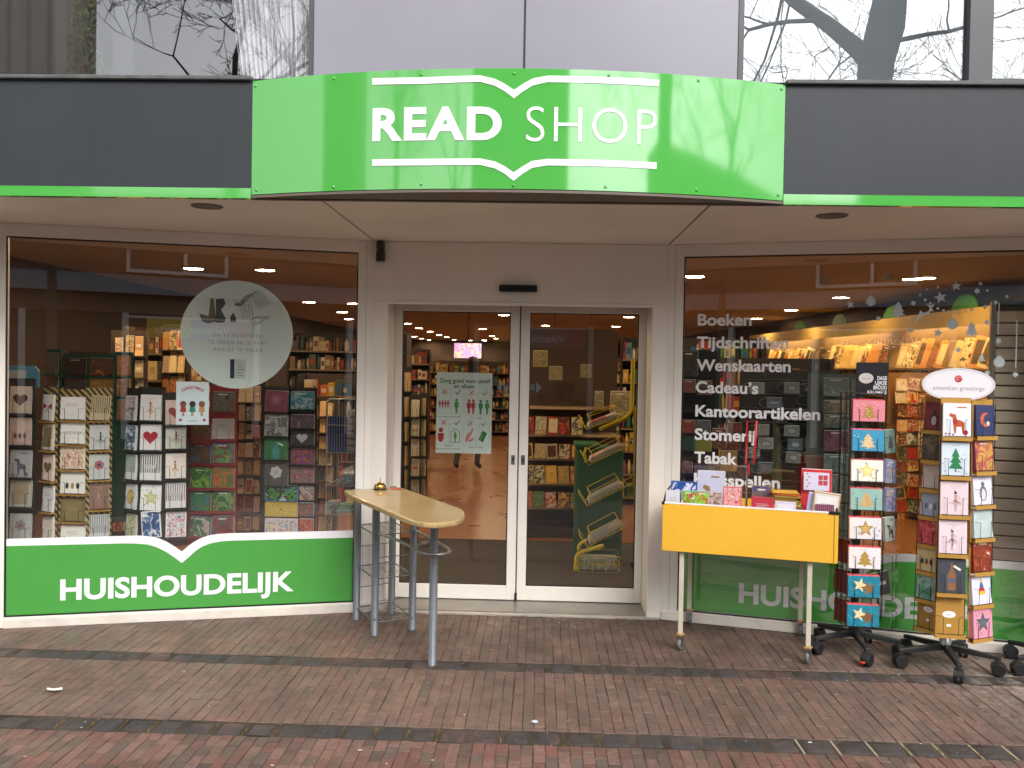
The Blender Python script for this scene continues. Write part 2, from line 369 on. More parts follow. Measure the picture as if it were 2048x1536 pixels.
mb = MB(); mb.prism([(5.1, -1.5), (5.3, -1.5), (5.3, 3.3), (4.1, 27), (3.9, 27), (5.1, 3.3)], 0, 2.6, DWALL); tag(mb.build('right_wall'), kind='structure')
mb = MB(); mb.box(-5.3, 4.1, 27, 27.2, 0, 2.6, DWALL); tag(mb.build('back_wall'), kind='structure')
mb = MB(); mb.cbox(-1.15, 1.15, .06, 2.1, .001, .012, MATM); tag(mb.build('entrance_mat'), 'dark entrance mat inside the sliding doors', 'mat')
# ------------------------------------------------------------------ building
shop = thing('shop_building', 'shop front with green fascia sign, white framed windows and grey panels', 'building')
def pane_part(name, parent, x0, x1, y, z0, z1, m): return MB().box(x0, x1, y, y+.006, z0, z1, m).build(name, parent)
# soffit
sp = [[(-5.2, -1.66), (-.953, -1.66), (-.953, -.31), wl(-1, .1, .0), wl(-1, -4.2, .0)], [(-.942, -1.66), (.942, -1.66), (.942, -.27), (-.942, -.27)], [(.953, -1.66), (5.2, -1.66), wl(1, 4.2, 0), wl(1, -.1, 0), (.953, -.31)]]
for p in sp: MB().prism(p, H, H+.02, SOFFIT).build('soffit_panel', shop)
for x in (-.9475, .9475): MB().box(x-.008, x+.008, -1.655, -.28, H+.006, H+.03, mat('#0c0b0a', .9, noise=0)).build('soffit_joint', shop)
for x, y in ((-1.59, -1.47), (1.61, -1.41)):
    o = MB().lathe([(.075, -.006), (.082, 0), (.06, .001)], mat('#6f6558', .5, noise=.1)).build('recessed_spotlight', shop, (x, y, H)); o.rotation_euler = (0, 0, 0)
MB().box(-5.2, 5.2, -1.66, 27, 2.66, 2.9, DWALL).build('floor_slab', shop)
for x0, x1 in ((-5.2, -1.2845), (1.2845, 5.2)):
    MB().box(x0, x1, -FY, -1.66, 2.4535, ZT, DARKPANEL).build('fascia_panel', shop)
    MB().box(x0, x1, -FY-.004, -1.665, H-.002, 2.4525, GREEN).build('green_trim', shop)
    MB().cbox(x0, x1, -FY-.022, -1.62, ZT+.001, ZT+.022, mat('#5a5b5c', .6, noise=.3, scale=12, bump=.1)).build('window_sill', shop)
MB().box(-1.2845, 1.2845, -1.66, -1.64, H, ZT, DARKPANEL).build('fascia_backing', shop)
LAV = mat('#8f8d99', .3, noise=.06, scale=1.3, streak=.025)
for x0, x1 in ((-1.0, .0285), (.0375, 1.065)): MB().cbox(x0, x1, -1.655, -1.63, 2.9, 5.2, LAV, .003).build('cladding_panel', shop)
MB().box(.0285, .0375, -1.645, -1.63, 2.9, 5.2, BLACK).build('cladding_joint', shop)
# upstairs windows
FR = mat('#4a4b50', .45, noise=.06); FRD = mat('#2b2c2f', .5, noise=.08)
def up_window(x0, x1, z0, z1, fl, fr, fb, m, gl_=None):
    f = MB()
    if fl: f.box(x0, x0+fl, -1.66, -1.58, z0, z1, m)
    if fr: f.box(x1-fr, x1, -1.66, -1.58, z0, z1, m)
    if fb: f.box(x0+fl, x1-fr, -1.655, -1.58, z0, z0+fb, m)
    f.box(x0+fl, x1-fr, -1.655, -1.58, z1-.06, z1, m)
    o = f.build('upstairs_window', shop); pane_part('pane', o, x0+fl, x1-fr, -1.625, z0+fb, z1-.06, gl_ or PANE_UP); return o
up_window(-5.2, -1.0, 2.994, 5.2, .05, .022, .004, FR)
MB().box(-2.175, -2.065, -1.30, -1.2, 2.9, 5.2, FRD).build('room_column', shop); MB().box(-5.2, -2.176, -1.50, -1.4, 2.9, 3.07, FRD).build('inner_sash', shop)
up_window(1.065, 2.235, 2.994, 5.2, .025, .075, .004, FR, PANE_UP2)
up_window(2.235, 5.2, 2.994, 5.2, .035, .05, .03, FR, PANE_UP2)
MB().box(-5.2, 5.2, -1.66, 27, 5.2, 5.6, DWALL).build('upper_slab', shop)
MB().box(-5.2, 5.2, -1.72, -1.66, 5.2, 5.9, DARKPANEL).build('upper_fascia', shop)
UW = mat('#3f3835', .8, noise=.1); UWL = mat('#8c8f92', .8, noise=.05)
MB().box(-5.2, -1.0, 2.4, 2.5, 2.9, 5.2, UW).build('room_wall', shop)
MB().box(1.065, 5.2, -1.35, -1.3, 2.9, 5.2, UWL).build('room_wall', shop)
MB().box(-1.0, 1.065, -1.6, -1.5, 2.9, 5.2, UW).build('room_wall', shop)
MB().box(-5.3, -5.2, -1.7, 27, -.0, 5.6, DARKPANEL).build('side_wall', shop); MB().box(5.2, 5.3, -1.7, 27, -.0, 5.6, DARKPANEL).build('side_wall', shop)
# portal
MB().cbox(-.949, .949, -.303, -.262, 2.021, H-.001, WHITE, .003).build('transom_panel', shop)
MB().cbox(-.853, .853, -.315, -.3035, 2.0, 2.0205, WHITE, .003).build('transom_edge', shop)
for s in (-1, 1):
    MB().cbox(*sorted((s*.851, s*.9485)), -.303, .05, 0, 2.0205, WHITE, .003).build('door_jamb', shop); MB().box(*sorted((s*.8515, s*.947)), -.0308, .047, 2.019, 2.3, DWALL).build('door_header', shop)
MB().box(-.9475, .9475, -.2615, -.031, 2.0195, 2.6, DWALL).build('door_header', shop); MB().box(-.9475, .9475, -.0295, .048, 2.095, 2.6, DWALL).build('door_header', shop)
MB().cbox(-.8525, .8525, -.29, .05, -.05, .018, mat('#8d8880', .35, .5, noise=.2, scale=8), .003).build('threshold', shop)
MB().cbox(-.9, .93, -.325, -.2905, -.05, .012, mat('#b9b4ac', .4, .4, noise=.15, scale=10), .003).build('threshold_edge', shop)
for s in (-1, 1):
    a, b = sorted((s*.004, s*.85)); gi, go = sorted((s*.066, s*.8)); d = MB()
    for q in ((a, gi, .022, 2.09), (go, b, .022, 2.09), (gi, go, .022, .12), (gi, go, 1.976, 2.09)): d.cbox(q[0], q[1], -.02, .03, q[2], q[3], WHITE, .003)
    d = d.build('sliding_door', shop)
    gk = MB(); t = .007
    for q in ((gi, gi+t, .12, 1.976), (go-t, go, .12, 1.976), (gi+t, go-t, .12, .12+t), (gi+t, go-t, 1.976-t, 1.976)): gk.box(q[0], q[1], -.012, .0, q[2], q[3], BLACK)
    gk.build('gasket', d); pane_part('pane', d, gi, go, .002, .12, 1.976, PANE_DOOR)
    lk = MB(); lk.cbox(s*.034-.013, s*.034+.013, -.026, -.02, .945, 1.01, STEEL, .002); lk.box(s*.034-.003, s*.034+.003, -.0275, -.026, .965, .985, BLACK); lk.lathe([(.006, -.002), (.006, .0015)], BLACK, 10, X=M.Translation((s*.034, -.0265, .987)) @ M.Rotation(pi/2, 4, 'X')); lk.build('lock_plate', d)
MB().box(-.004, .004, -.015, .0, .022, 2.09, BLACK).build('door_seal', shop)
MB().cbox(-.008, .008, -.035, -.02, .02, .075, BLACK, .002).build('floor_bolt', shop)
# shop windows : local frame at the inner glass corner
PROF_T = [(-1.05, .53), (-.30, .53), (-.237, .529), (-.185, .522), (-.141, .512), (-.09, .488), (-.04, .454), (0, .424), (.032, .452), (.065, .478), (.11, .503), (.153, .518), (.21, .527), (.274, .53), (1.05, .528)]
PROF_B = [(-1.05, .487), (-.33, .484), (-.279, .482), (-.20, .473), (-.151, .457), (-.09, .423), (-.04, .386), (0, .352), (.04, .386), (.08, .424), (.12, .451), (.17, .47), (.241, .481), (.3, .483), (1.05, .481)]
wins = {}
for s in (-1, 1):
    X = (s*WX, -WY, 0); a0, a1 = sorted((s*.0, s*2.052)); n0, n1 = sorted((s*-.1, 0)); o0, o1 = sorted((s*2.052, s*2.135))
    f = MB()
    for q in ((n0, n1, .0, H-.001), (o0, o1, .0, H-.001), (a0, a1, 2.328, H-.001)): f.cbox(q[0], q[1], -.012, .06, q[2], q[3], WHITE, .003)
    f.box(a0-.0, a1, -.006, .05, .0, .0625, WHITE)
    f = f.build('shop_window', shop, X, (0, 0, -s*A)); wins[s] = f
    MB().cbox(*( (a0, n1) if s < 0 else (n0, a1)), -.028, -.0125, .0, .055, WHITE_OLD, .003).build('base_strip', f)
    st = MB(); st.box(s*-.052-.001, s*-.052+.001, -.0125, -.011, .06, H-.02, mat('#8f8b86', .5)); st.build('frame_seam', f)
    gk = MB(); t = .008
    for q in ((a0, a0+t, .0625, 2.328), (a1-t, a1, .0625, 2.328), (a0+t, a1-t, .0625, .0705), (a0+t, a1-t, 2.32, 2.328)): gk.box(q[0], q[1], -.004, .004, q[2], q[3], BLACK)
    gk.build('gasket', f); pane_part('pane', f, a0, a1, .012, .0625, 2.328, PANE)
    y = .004 if s < 0 else .022; vx = -1.057 if s < 0 else 1.076
    P = [(vx+a, b) for a, b in PROF_T]; Q = [(vx+a, b) for a, b in PROF_B]
    P[0] = (a0+.002, P[0][1]); Q[0] = (a0+.002, Q[0][1]); P[-1] = (a1-.009, P[-1][1]); Q[-1] = (a1-.009, Q[-1][1])
    band = MB()
    for i in range(len(P)-1): band.add([(Q[i][0], y, Q[i][1]), (Q[i+1][0], y, Q[i+1][1]), (P[i+1][0], y, P[i+1][1]), (P[i][0], y, P[i][1])], [(0, 1, 2, 3)], VINYL)
    band.build('white_band', f); gp = MB()
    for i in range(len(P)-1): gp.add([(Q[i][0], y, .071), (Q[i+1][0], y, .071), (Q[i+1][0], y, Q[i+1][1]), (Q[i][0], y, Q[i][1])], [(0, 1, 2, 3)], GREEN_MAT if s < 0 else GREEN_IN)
    gp.build('green_panel', f)
    lt = MB(); hx = -1.748 if s < 0 else .38; lt.text('HUISHOUDELIJK', hx, hx+1.37, .148 if s < 0 else .142, .128, y-.0015, VINYL, .032); lt.build('window_lettering', f)
    bk = MB(); bk.box(a0, a1, y+.004 if s > 0 else .03, y+.008 if s > 0 else .034, .0625, .42, mat('#d9d9d9', .8)); bk.build('panel_backing', f)
    ow = MB(); q0, q1 = sorted((s*2.135, s*4.2)); ow.box(q0, q1, -.02, .12, 0, H-.001, WHITE_OLD); ow.build('window_pier', f)
lw = wins[1]
for t, px0, px1, zb in (('Boeken', .09, .421, 1.891), ('Tijdschriften', .088, .644, 1.748), ('Wenskaarten', .088, .66, 1.603), ('Cadeau’s', .087, .47, 1.463), ('Kantoorartikelen', .087, .838, 1.312), ('Stomerij', .087, .46, 1.163), ('Tabak', .087, .352, 1.015), ('Krasspellen', .087, .613, .878)):
    MB().text(t, px0, px1, zb, .074, .0095, mat('#e4e4e4', .5, noise=0), .028).build('window_lettering', lw)
# christmas stickers on the right window
STK = mat('#c4cfd3', .6, noise=0); STKD = mat('#7f939a', .6, noise=0)
def flake(cx, cz, r): return star(cx, cz, r, 6, .55)
stickers = [('star', 870, 235, 24, 1), ('star', 1250, 215, 26, 1), ('star', 1030, 377, 28, 0), ('ball', 1150, 360, 28, 0), ('flake', 1195, 460, 16, 0), ('tree', 1310, 455, 100, 0), ('flake', 1400, 370, 17, 0), ('deer', 1472, 455, 50, 0), ('flake', 1385, 530, 16, 0), ('star', 1560, 337, 38, 0), ('star', 1652, 270, 33, 0), ('flake', 1775, 298, 18, 0), ('dot', 1835, 295, 8, 0), ('star', 1545, 545, 30, 0), ('ball', 1630, 495, 30, 0), ('tree', 1740, 570, 95, 0), ('flake', 1835, 483, 17, 0), ('flake', 1900, 592, 18, 0), ('ball', 1905, 717, 30, 0), ('flake', 1835, 780, 17, 0), ('flake', 2000, 790, 17, 0), ('dot', 1820, 391, 11, 0), ('dot', 1885, 366, 10, 0), ('flake', 1662, 645, 17, 0), ('tree', 1800, 715, 50, 0), ('dot', 1440, 322, 9, 0), ('dot', 1470, 350, 8, 0), ('dot', 1500, 372, 8, 0), ('dot', 1545, 400, 8, 0), ('dot', 1577, 413, 8, 0), ('dot', 1608, 421, 8, 0), ('dot', 1660, 421, 8, 0), ('dot', 1705, 418, 8, 0), ('dot', 1742, 408, 8, 0), ('dot', 1795, 255, 9, 0), ('dot', 1545, 275, 7, 0), ('dot', 1950, 330, 9, 0), ('dot', 1480, 290, 7, 0)]
OR = (WX, -WY, 0)
for k, u_, v_, r_, dk in stickers:
    x, z = LU(1350+u_/2.934, 480+v_/2.934, OR, -A); r = r_/2.934/352; m = STKD if dk else STK; b = MB(); y = .0095
    if k == 'star': b.flat(star(x, z, r, a0=pi/2+random.uniform(-.3, .3)), y, m)
    elif k == 'flake': b.flat(flake(x, z, r*1.1), y, m); 
    elif k == 'dot': b.flat(circ(x, z, r, 12), y, m)
    elif k == 'ball': b.flat(circ(x, z, r), y, m); b.flat([(x-.012, z+r*.97), (x+.012, z+r*.97), (x+.012, z+r*1.2), (x-.012, z+r*1.2)], y-.0003, m); b.flat([(x-.001, z+r*1.2), (x+.001, z+r*1.2), (x+.001, z+r*2), (x-.001, z+r*2)], y, m)
    elif k == 'tree': b.flat(tree2(x, z, r*.85, r), y, m)
    elif k == 'deer': b.flat([(x-.03, z+.0), (x-.012, z+.015), (x+.015, z+.02), (x+.03, z+.04), (x+.045, z+.035), (x+.035, z+.05), (x+.025, z+.06), (x+.012, z+.035), (x-.015, z+.03), (x-.03, z+.045), (x-.035, z+.02), (x-.06, z-.03), (x-.05, z-.03)], y, m); b.flat([(x+.02, z+.058), (x+.0, z+.085), (x+.025, z+.07), (x+.05, z+.085), (x+.032, z+.055)], y, m)
    b.build({'ball': 'bauble_sticker', 'flake': 'snowflake_sticker', 'deer': 'reindeer_sticker', 'tree': 'tree_sticker', 'dot': 'dot_sticker', 'star': 'star_sticker'}[k], lw)
for x_, a_, c_ in ((1905, 365, 555), (2010, 470, 750)):
    p = [LU(1350+x_/2.934, 480+q/2.934, OR, -A) for q in (a_, c_)]; MB().box(p[0][0]-.0025, p[0][0]+.0025, .0092, .0095, p[1][1], p[0][1], STK).build('icicle_sticker', lw)
# stickers on the left window: round print, small advert
OL = (-WX, -WY, 0); fl = wins[-1]
def LL(x, y): return LU(x, y, OL, A)
PRINT = mat('#dbe6df', .5, noise=.02); INK = mat('#4a4c50', .6, noise=0); INKB = mat('#7c6c58', .6, noise=.1, scale=60); INKL = mat('#8a8f8c', .6, noise=0); NAVY = mat('#232a4a', .6, noise=0)
b = MB(); b.flat(circ(-.744, 1.78, .34, 56), .023, PRINT, .0005); rd = b.build('round_window_print', fl)
b = MB(); y = .0215
def strokes(b, pts, r, m, y=.0215): b.tube([(x, y, z) for x, z in pts], r, m, 4)
# generic sketch: tree stump, bush and a hill with loose pen lines
c = [LL(397+i*0, 0)]
def Q(u_, v_): return LL(340+u_/2.362, 450+v_/2.362)
b.flat([Q(*p) for p in ((135, 415), (150, 455), (180, 465), (215, 455), (212, 400), (205, 345), (190, 345), (180, 430), (150, 420))], y, INKB)
b.flat([Q(*p) for p in ((215, 350), (250, 345), (262, 370), (240, 400), (262, 440), (255, 460), (212, 460), (215, 400))], y, INK)
b.flat([Q(*p) for p in ((285, 430), (297, 412), (312, 440), (310, 458), (282, 456))], y, INK)
for k in range(7): strokes(b, [Q(305+t*8+random.uniform(-2, 2), 350+28*sin(t*.35+k*.3)+k*9*(t/24)-(10 if t > 4 else 0)+random.uniform(-2, 2)) for t in range(0, 22-k)], .0012, INK)
for k in range(5): strokes(b, [Q(330+12*k+random.uniform(-4, 4)+t*1.5, 370+t*10) for t in range(8)], .0016, INK)
for k in range(4): strokes(b, [Q(390+40*cos(t*.5)+t*4+k*4, 455+14*sin(t*.5)-k*4) for t in range(12)], .001, INKL)
b.build('sketch_print', fl)
for t, u0, u1, v_ in (('OM TE KOESTEREN,', 200, 440, 527), ('TE DELEN EN JE HART', 180, 458, 560), ('AAN OP TE HALEN', 203, 434, 594)):
    p0, p1 = Q(u0, v_), Q(u1, v_+(-1)); MB().text(t, p0[0], p1[0], p0[1], .021, .0215, INKL, .0, space=1.3).build('print_lettering', fl)
b = MB(); p0, p1 = Q(282, 725), Q(356, 635); b.flat([(p0[0], p0[1]), (p1[0], p0[1]), (p1[0], p1[1]), (p0[0], p1[1])], .0218, mat('#c3cbc6', .5)); b.flat([(p0[0], p0[1]), (p0[0]+.025, p0[1]), (p0[0]+.025, p1[1]), (p0[0], p1[1])], .0214, NAVY)
for k in range(5): b.box(p0[0]+.045, p0[0]+.045+.02+.01*(k % 3), .0212, .0214, p1[1]-.03-.018*k, p1[1]-.027-.018*k, INK)
b.build('book_print', fl)
p0, p1 = Q(25, 945), Q(183, 742); ad = MB(); cx = (p0[0]+p1[0])/2; W2 = (p1[0]-p0[0])/2; HH = p1[1]-p0[1]
ad.flat([(p0[0], p0[1]), (p1[0], p0[1]), (p1[0], p1[1]), (p0[0], p1[1])], .023, mat('#dbe8ec', .5), .0006)
ad = ad.build('christmas_advert', fl)
RED = mat('#c0202a', .5, noise=.03); LGREEN = mat('#4f9a4a', .5, noise=.03)
def arc_text(s_, cx, cz, r, span, cap, y, m, parent, name):
    b = MB(); vs, fs, asp = txt(s_, .015)
    b.add([(cx+(r+cap*bb)*sin((a-.5)*span), y, cz+(r+cap*bb)*cos((a-.5)*span)) for a, bb in vs], fs, m); b.build(name, parent)
arc_text('CHRISTMAS', cx, p1[1]-.14, .095, 1.35, .018, .0222, RED, ad, 'advert_lettering')
b = MB()
for k, (dx, c1, c2) in enumerate(((-.055, '#b5402e', '#7a4a2c'), (0, '#2f8f7a', '#3a2a26'), (.055, '#c79a62', '#8a5a36'))):
    x = cx+dx; z = p0[1]+.085
    b.flat(circ(x, z+.045, .019, 14), .0221, mat(c2, .6, noise=0)); b.flat([(x-.014, z+.03), (x+.014, z+.03), (x+.019, z-.005), (x-.019, z-.005)], .0222, mat(c1, .6, noise=0)); b.flat([(x-.006, z-.005), (x-.001, z-.005), (x-.001, z-.03), (x-.008, z-.03)], .0222, mat('#b98a68', .6, noise=0)); b.flat([(x+.001, z-.005), (x+.006, z-.005), (x+.008, z-.03), (x+.001, z-.03)], .0222, mat('#b98a68', .6, noise=0))
for dx in (-.07, .07): b.flat(circ(cx+dx, p0[1]+.03, .009, 12), .0222, RED)
b.box(cx-.03, cx+.03, .0219, .0222, p0[1]+.022, p0[1]+.026, INKL); b.build('advert_picture', ad)
# poster on the sliding door
door_l = [o for o in shop.children if o.name.startswith('sliding_door')][0]
PX0, PX1, PZ0, PZ1 = -.565, -.185, 1.012, 1.563
def PQ(u_, v_): return PX0+(u_-185)/(1105-185)*(PX1-PX0), PZ1-(v_-135)/(1430-135)*(PZ1-PZ0)
b = MB(); b.box(PX0, PX1, .0085, .0092, PZ0, PZ1, mat('#d9e2da', .6, noise=.02)); po = b.build('health_rules_poster', door_l)
PG = mat('#2e7038', .6, noise=0); PGL = mat('#4d9a4c', .6, noise=0); PR = mat('#b5302f', .6, noise=0); TH = .0082
b = MB()
for t, u0, u1, v_, cap in (('Zorg goed voor jezelf', 232, 1070, 300, .029), ('en elkaar', 470, 825, 385, .029)):
    q0 = PQ(u0, v_); q1 = PQ(u1, v_); b.text(t, q0[0], q1[0], q0[1], cap, TH, PG, .02)
for t, u0, u1, v_ in (('Kom zoveel mogelijk alleen', 220, 600, 855), ('Houd afstand', 760, 950, 868), ('Klachten?', 335, 460, 1325), ('Blijf thuis en kom niet binnen', 190, 600, 1370), ('Betaal met PIN', 740, 950, 1340)):
    q0 = PQ(u0, v_); q1 = PQ(u1, v_); b.text(t, q0[0], q1[0], q0[1], .0085, TH, INK, .01)
b.build('poster_lettering', po)
b = MB()
def line(b, p, q, r, m, y=TH):
    d = V((q[0]-p[0], q[1]-p[1])); d.normalize(); nx, nz = -d.y*r, d.x*r; b.flat([(p[0]-nx, p[1]-nz), (q[0]-nx, q[1]-nz), (q[0]+nx, q[1]+nz), (p[0]+nx, p[1]+nz)], y, m)
for u_, v_ in ((320, 450), (765, 455), (310, 940), (752, 950)):
    line(b, PQ(u_-38, v_+38), PQ(u_+38, v_-38), .0028, PR); line(b, PQ(u_-38, v_-38), PQ(u_+38, v_+38), .0028, PR, TH-.0002)
for u_, v_ in ((540, 450), (990, 455), (530, 940), (978, 950)): line(b, PQ(u_-35, v_), PQ(u_-15, v_+38), .0028, PG); line(b, PQ(u_-15, v_+38), PQ(u_+42, v_-40), .0028, PG, TH-.0002)
def person_icon(b, u_, v0, v1, m, wd=1):
    h = v1-v0; r = h*.1; W_ = h*.15*wd
    b.flat([PQ(u_+r*cos(a*pi/7), v0+r+r*sin(a*pi/7)) for a in range(14)][::-1], TH, m)
    b.flat([PQ(u_+a*W_, v0+bb*h) for a, bb in ((-1, .28), (-.6, .22), (.6, .22), (1, .28), (1, .55), (.55, .62), (.4, 1), (-.4, 1), (-.55, .62), (-1, .55))][::-1], TH, m)
for i in range(4): person_icon(b, 242+45*i, 582, 700, PR)
person_icon(b, 518, 552, 790, PGL); person_icon(b, 722, 560, 795, PR); person_icon(b, 797, 560, 795, PR); person_icon(b, 918, 565, 800, mat('#2b8a70', .6, noise=0)); person_icon(b, 1025, 565, 800, PGL); person_icon(b, 505, 1080, 1250, PGL)
b.flat([PQ(265+38*cos(a*pi/8), 1062+38*sin(a*pi/8)) for a in range(16)][::-1], TH, PR); b.flat([PQ(*p) for p in ((215, 1110), (315, 1110), (315, 1200), (290, 1245), (262, 1258), (235, 1245), (215, 1200))][::-1], TH, PR)
hp = [(435, 1258), (435, 1090), (505, 1030), (578, 1090), (578, 1258)]
for i in range(5): line(b, PQ(*hp[i]), PQ(*hp[(i+1) % 5]), .002, PG, TH-.0001*i)
for p, q in (((680, 1250), (700, 1150)), ((705, 1220), (800, 1030)), ((730, 1240), (815, 1190)), ((690, 1200), (735, 1090))): line(b, PQ(*p), PQ(*q), .0075, PR, TH-.0002); line(b, PQ(p[0]+6, p[1]-8), PQ(q[0]-6, q[1]+8), .003, mat('#d98f8a', .6, noise=0), TH-.0006)
b.flat([PQ(*p) for p in ((890, 1205), (955, 1062), (1030, 1100), (965, 1250))][::-1], TH, PG); b.flat([PQ(*p) for p in ((910, 1195), (960, 1090), (985, 1100), (935, 1210))][::-1], TH-.0005, PGL)
for x0, x1, z0, z1 in ((220, 410, 460, 800), (425, 630, 460, 800), (660, 845, 470, 820), (870, 1075, 470, 820), (205, 400, 950, 1300), (415, 610, 950, 1300), (640, 845, 960, 1300), (865, 1065, 960, 1300)):
    cs = [PQ(x0, z0), PQ(x1, z0), PQ(x1, z1), PQ(x0, z1)]
    for i in range(4): line(b, cs[i], cs[(i+1) % 4], .0008, mat('#a3aea6', .6, noise=0), TH+.0002)
b.build('poster_picture', po)
# arrow stickers on the doors
for s, u_ in ((-1, -.12), (1, .12)):
    b = MB(); q = U(1008 if s < 0 else 1068, 775, 0); x = q.x; z = q.z; m = mat('#7f98a3', .6, noise=0)
    for k in range(4): b.box(x-s*(.0+.012*k)-.004, x-s*(.012*k)+.004, .011, .0113, z-.02, z+.02, m)
    b.flat([(x+s*.015, z-.038), (x+s*.05, z), (x+s*.015, z+.038)][::s], .011, m)
    b.build('arrow_sticker', [o for o in shop.children if o.name.startswith('sliding_door')][0 if s < 0 else 1])
# ------------------------------------------------------------------ curved sign
sign = thing('shop_sign', 'curved green sign box reading READ SHOP above the doors', 'sign', (0, -FY, 2.42))
SX, SAG = 1.283, .205; RR = (SX*SX+SAG*SAG)/(2*SAG); SC = -FY-SAG+RR; TM = math.asin(SX/RR)
def arc(x, off, z): t = x/RR; return (sin(t)*(RR+off), SC+FY-cos(t)*(RR+off), z-2.42)
SZ0, SZ1 = 2.422, 2.972; XA = TM*RR
b = MB(); N_ = 48; xs = [-XA+2*XA*i/N_ for i in range(N_+1)]
vs = [arc(x, 0, SZ0) for x in xs]+[arc(x, 0, SZ1) for x in xs]
b.add(vs, [(i, i+1, N_+2+i, N_+1+i) for i in range(N_)], GREEN, True)
vs2 = [arc(x, -.004, SZ1) for x in xs]; b.add(vs[N_+1:]+vs2, [(i, i+1, N_+2+i, N_+1+i) for i in range(N_)], GREEN, False)
b.build('sign_face', sign)
pl = [arc(x, -.001, 0)[:2] for x in xs]+[(SX, .03), (-SX, .03)]
MB().prism(pl, .0, .012, mat('#6b6156', .55, noise=.06)).build('sign_underside', sign, (0, 0, -.0135))
MB().prism([(-SX+.09, .04), (SX-.09, .04), (SX-.02, .006), (-SX+.02, .006)][::1], -.018, -.0137, mat('#54504a', .5)).build('underside_trim', sign)
MB().prism(pl, 0, .01, DARKPANEL).build('sign_top', sign, (0, 0, SZ1-2.42-.012))
def SQ(x, y):      # picture point -> arc length, z on the sign face
    d = ray(x, y); o = CP; cy = SC
    a = d.x**2+d.y**2; bb = 2*(o.x*d.x+(o.y-cy)*d.y); c = o.x**2+(o.y-cy)**2-RR*RR
    t = (-bb-math.sqrt(bb*bb-4*a*c))/(2*a); P = o+t*d; return math.atan2(P.x, cy-P.y)*RR, P.z
WV = mat('#f4f4f4', .25, noise=0)
for base, nm in ((0, 'upper_book_line'), (1, 'lower_book_line')):
    if base == 0: top = [(745, 157), (850, 155), (960, 151), (990, 158), (1010, 168), (1028, 180), (1046, 168), (1066, 157), (1095, 151.5), (1200, 154), (1318, 160)]
    else: top = [(745, 319), (850, 318), (960, 317), (990, 323), (1010, 333), (1027, 345), (1045, 333), (1064, 322), (1095, 318), (1200, 320), (1313, 325)]
    th = [13, 13, 13, 14, 15, 17, 15, 14, 13, 13, 13]
    T = [SQ(*p) for p in top]; B_ = [SQ(p[0], p[1]+t) for p, t in zip(top, th)]
    # smooth by sampling each segment
    b = MB(); T2 = []; B2 = []
    for i in range(len(T)-1):
        for k in range(4):
            u_ = k/4; T2.append((T[i][0]*(1-u_)+T[i+1][0]*u_, T[i][1]*(1-u_)+T[i+1][1]*u_)); B2.append((B_[i][0]*(1-u_)+B_[i+1][0]*u_, B_[i][1]*(1-u_)+B_[i+1][1]*u_))
    T2.append(T[-1]); B2.append(B_[-1]); k = len(T2)
    b.add([arc(x, .003, z) for x, z in B2]+[arc(x, .003, z) for x, z in T2], [(i, i+1, k+i+1, k+i) for i in range(k-1)], WV); b.build(nm, sign)
for t, p0, p1, ptop, bold in (('READ', (745, 283), (1003, 281), (870, 214), .036), ('SHOP', (1052, 282), (1313, 289), (1180, 216), -.012)):
    a0 = SQ(*p0); a1 = SQ(*p1); zb = (a0[1]+a1[1])/2; zt = SQ(*ptop)[1]; vs, fs, asp = txt(t, bold, 1.12)
    b = MB(); b.add([arc(a0[0]+a*(a1[0]-a0[0]), .003, a0[1]+a*(a1[1]-a0[1])+bb*(zt-zb)) for a, bb in vs], fs, WV); b.build('sign_lettering', sign)
for x, y in ((511, 172), (668, 157), (843, 149), (1028, 147), (1218, 151), (1397, 161), (1563, 178), (513, 380), (667, 374), (842, 368), (1027, 371), (1211, 374), (1393, 380), (1556, 390)):
    q = SQ(x, y); P = arc(q[0], 0, q[1]); t = q[0]/RR
    MB().lathe([(.0075, -.001), (.007, .003), (.003, .005)], GREEN, 10).build('rivet', sign, P, (pi/2, 0, t))
# ------------------------------------------------------------------ fixtures on the front
s_ = thing('door_sensor', 'long black motion sensor bar on the white panel above the doors', 'sensor', (-.012, -.304, 2.11))
MB().cbox(-.122, .122, -.045, 0, -.022, .022, mat('#202226', .35), .006).build('housing', s_)
MB().box(-.118, .118, -.0465, -.045, -.018, .008, mat('#0c0d10', .08, noise=0)).build('lens', s_)
s_ = thing('wall_camera', 'small dark two-part camera under the soffit left of the doors', 'camera', (-.9, -.304, 2.33))
MB().cbox(-.024, .024, -.06, 0, .012, .072, mat('#2e3236', .4), .008).build('mount', s_)
MB().lathe([(.026, -.06), (.03, -.05), (.03, .0), (.024, .01)], mat('#24272b', .3), 16, X=M.Translation((0, -.032, 0))).build('housing', s_)
# ------------------------------------------------------------------ table
TT = .85
tb = thing('bar_table', 'high wooden counter table with grey tube legs beside the left door', 'table', (-.65, -.95, 0))
WOOD = bpy.data.materials.new('varnished_wood'); WOOD.use_nodes = True
N = WOOD.node_tree.nodes; L = WOOD.node_tree.links; bs = N['Principled BSDF']; g_ = N.new('ShaderNodeNewGeometry'); mp = N.new('ShaderNodeMapping'); mp.inputs['Rotation'].default_value = (0, 0, R(57)); mp.inputs['Scale'].default_value = (3, 40, 10)
t1 = N.new('ShaderNodeTexNoise'); t1.inputs['Scale'].default_value = 1.5; t1.inputs['Detail'].default_value = 8; t1.inputs['Distortion'].default_value = .6; cr = N.new('ShaderNodeValToRGB')
cr.color_ramp.elements[0].position = .3; cr.color_ramp.elements[0].color = lin('#a08659'); cr.color_ramp.elements[1].position = .75; cr.color_ramp.elements[1].color = lin('#bfa474')
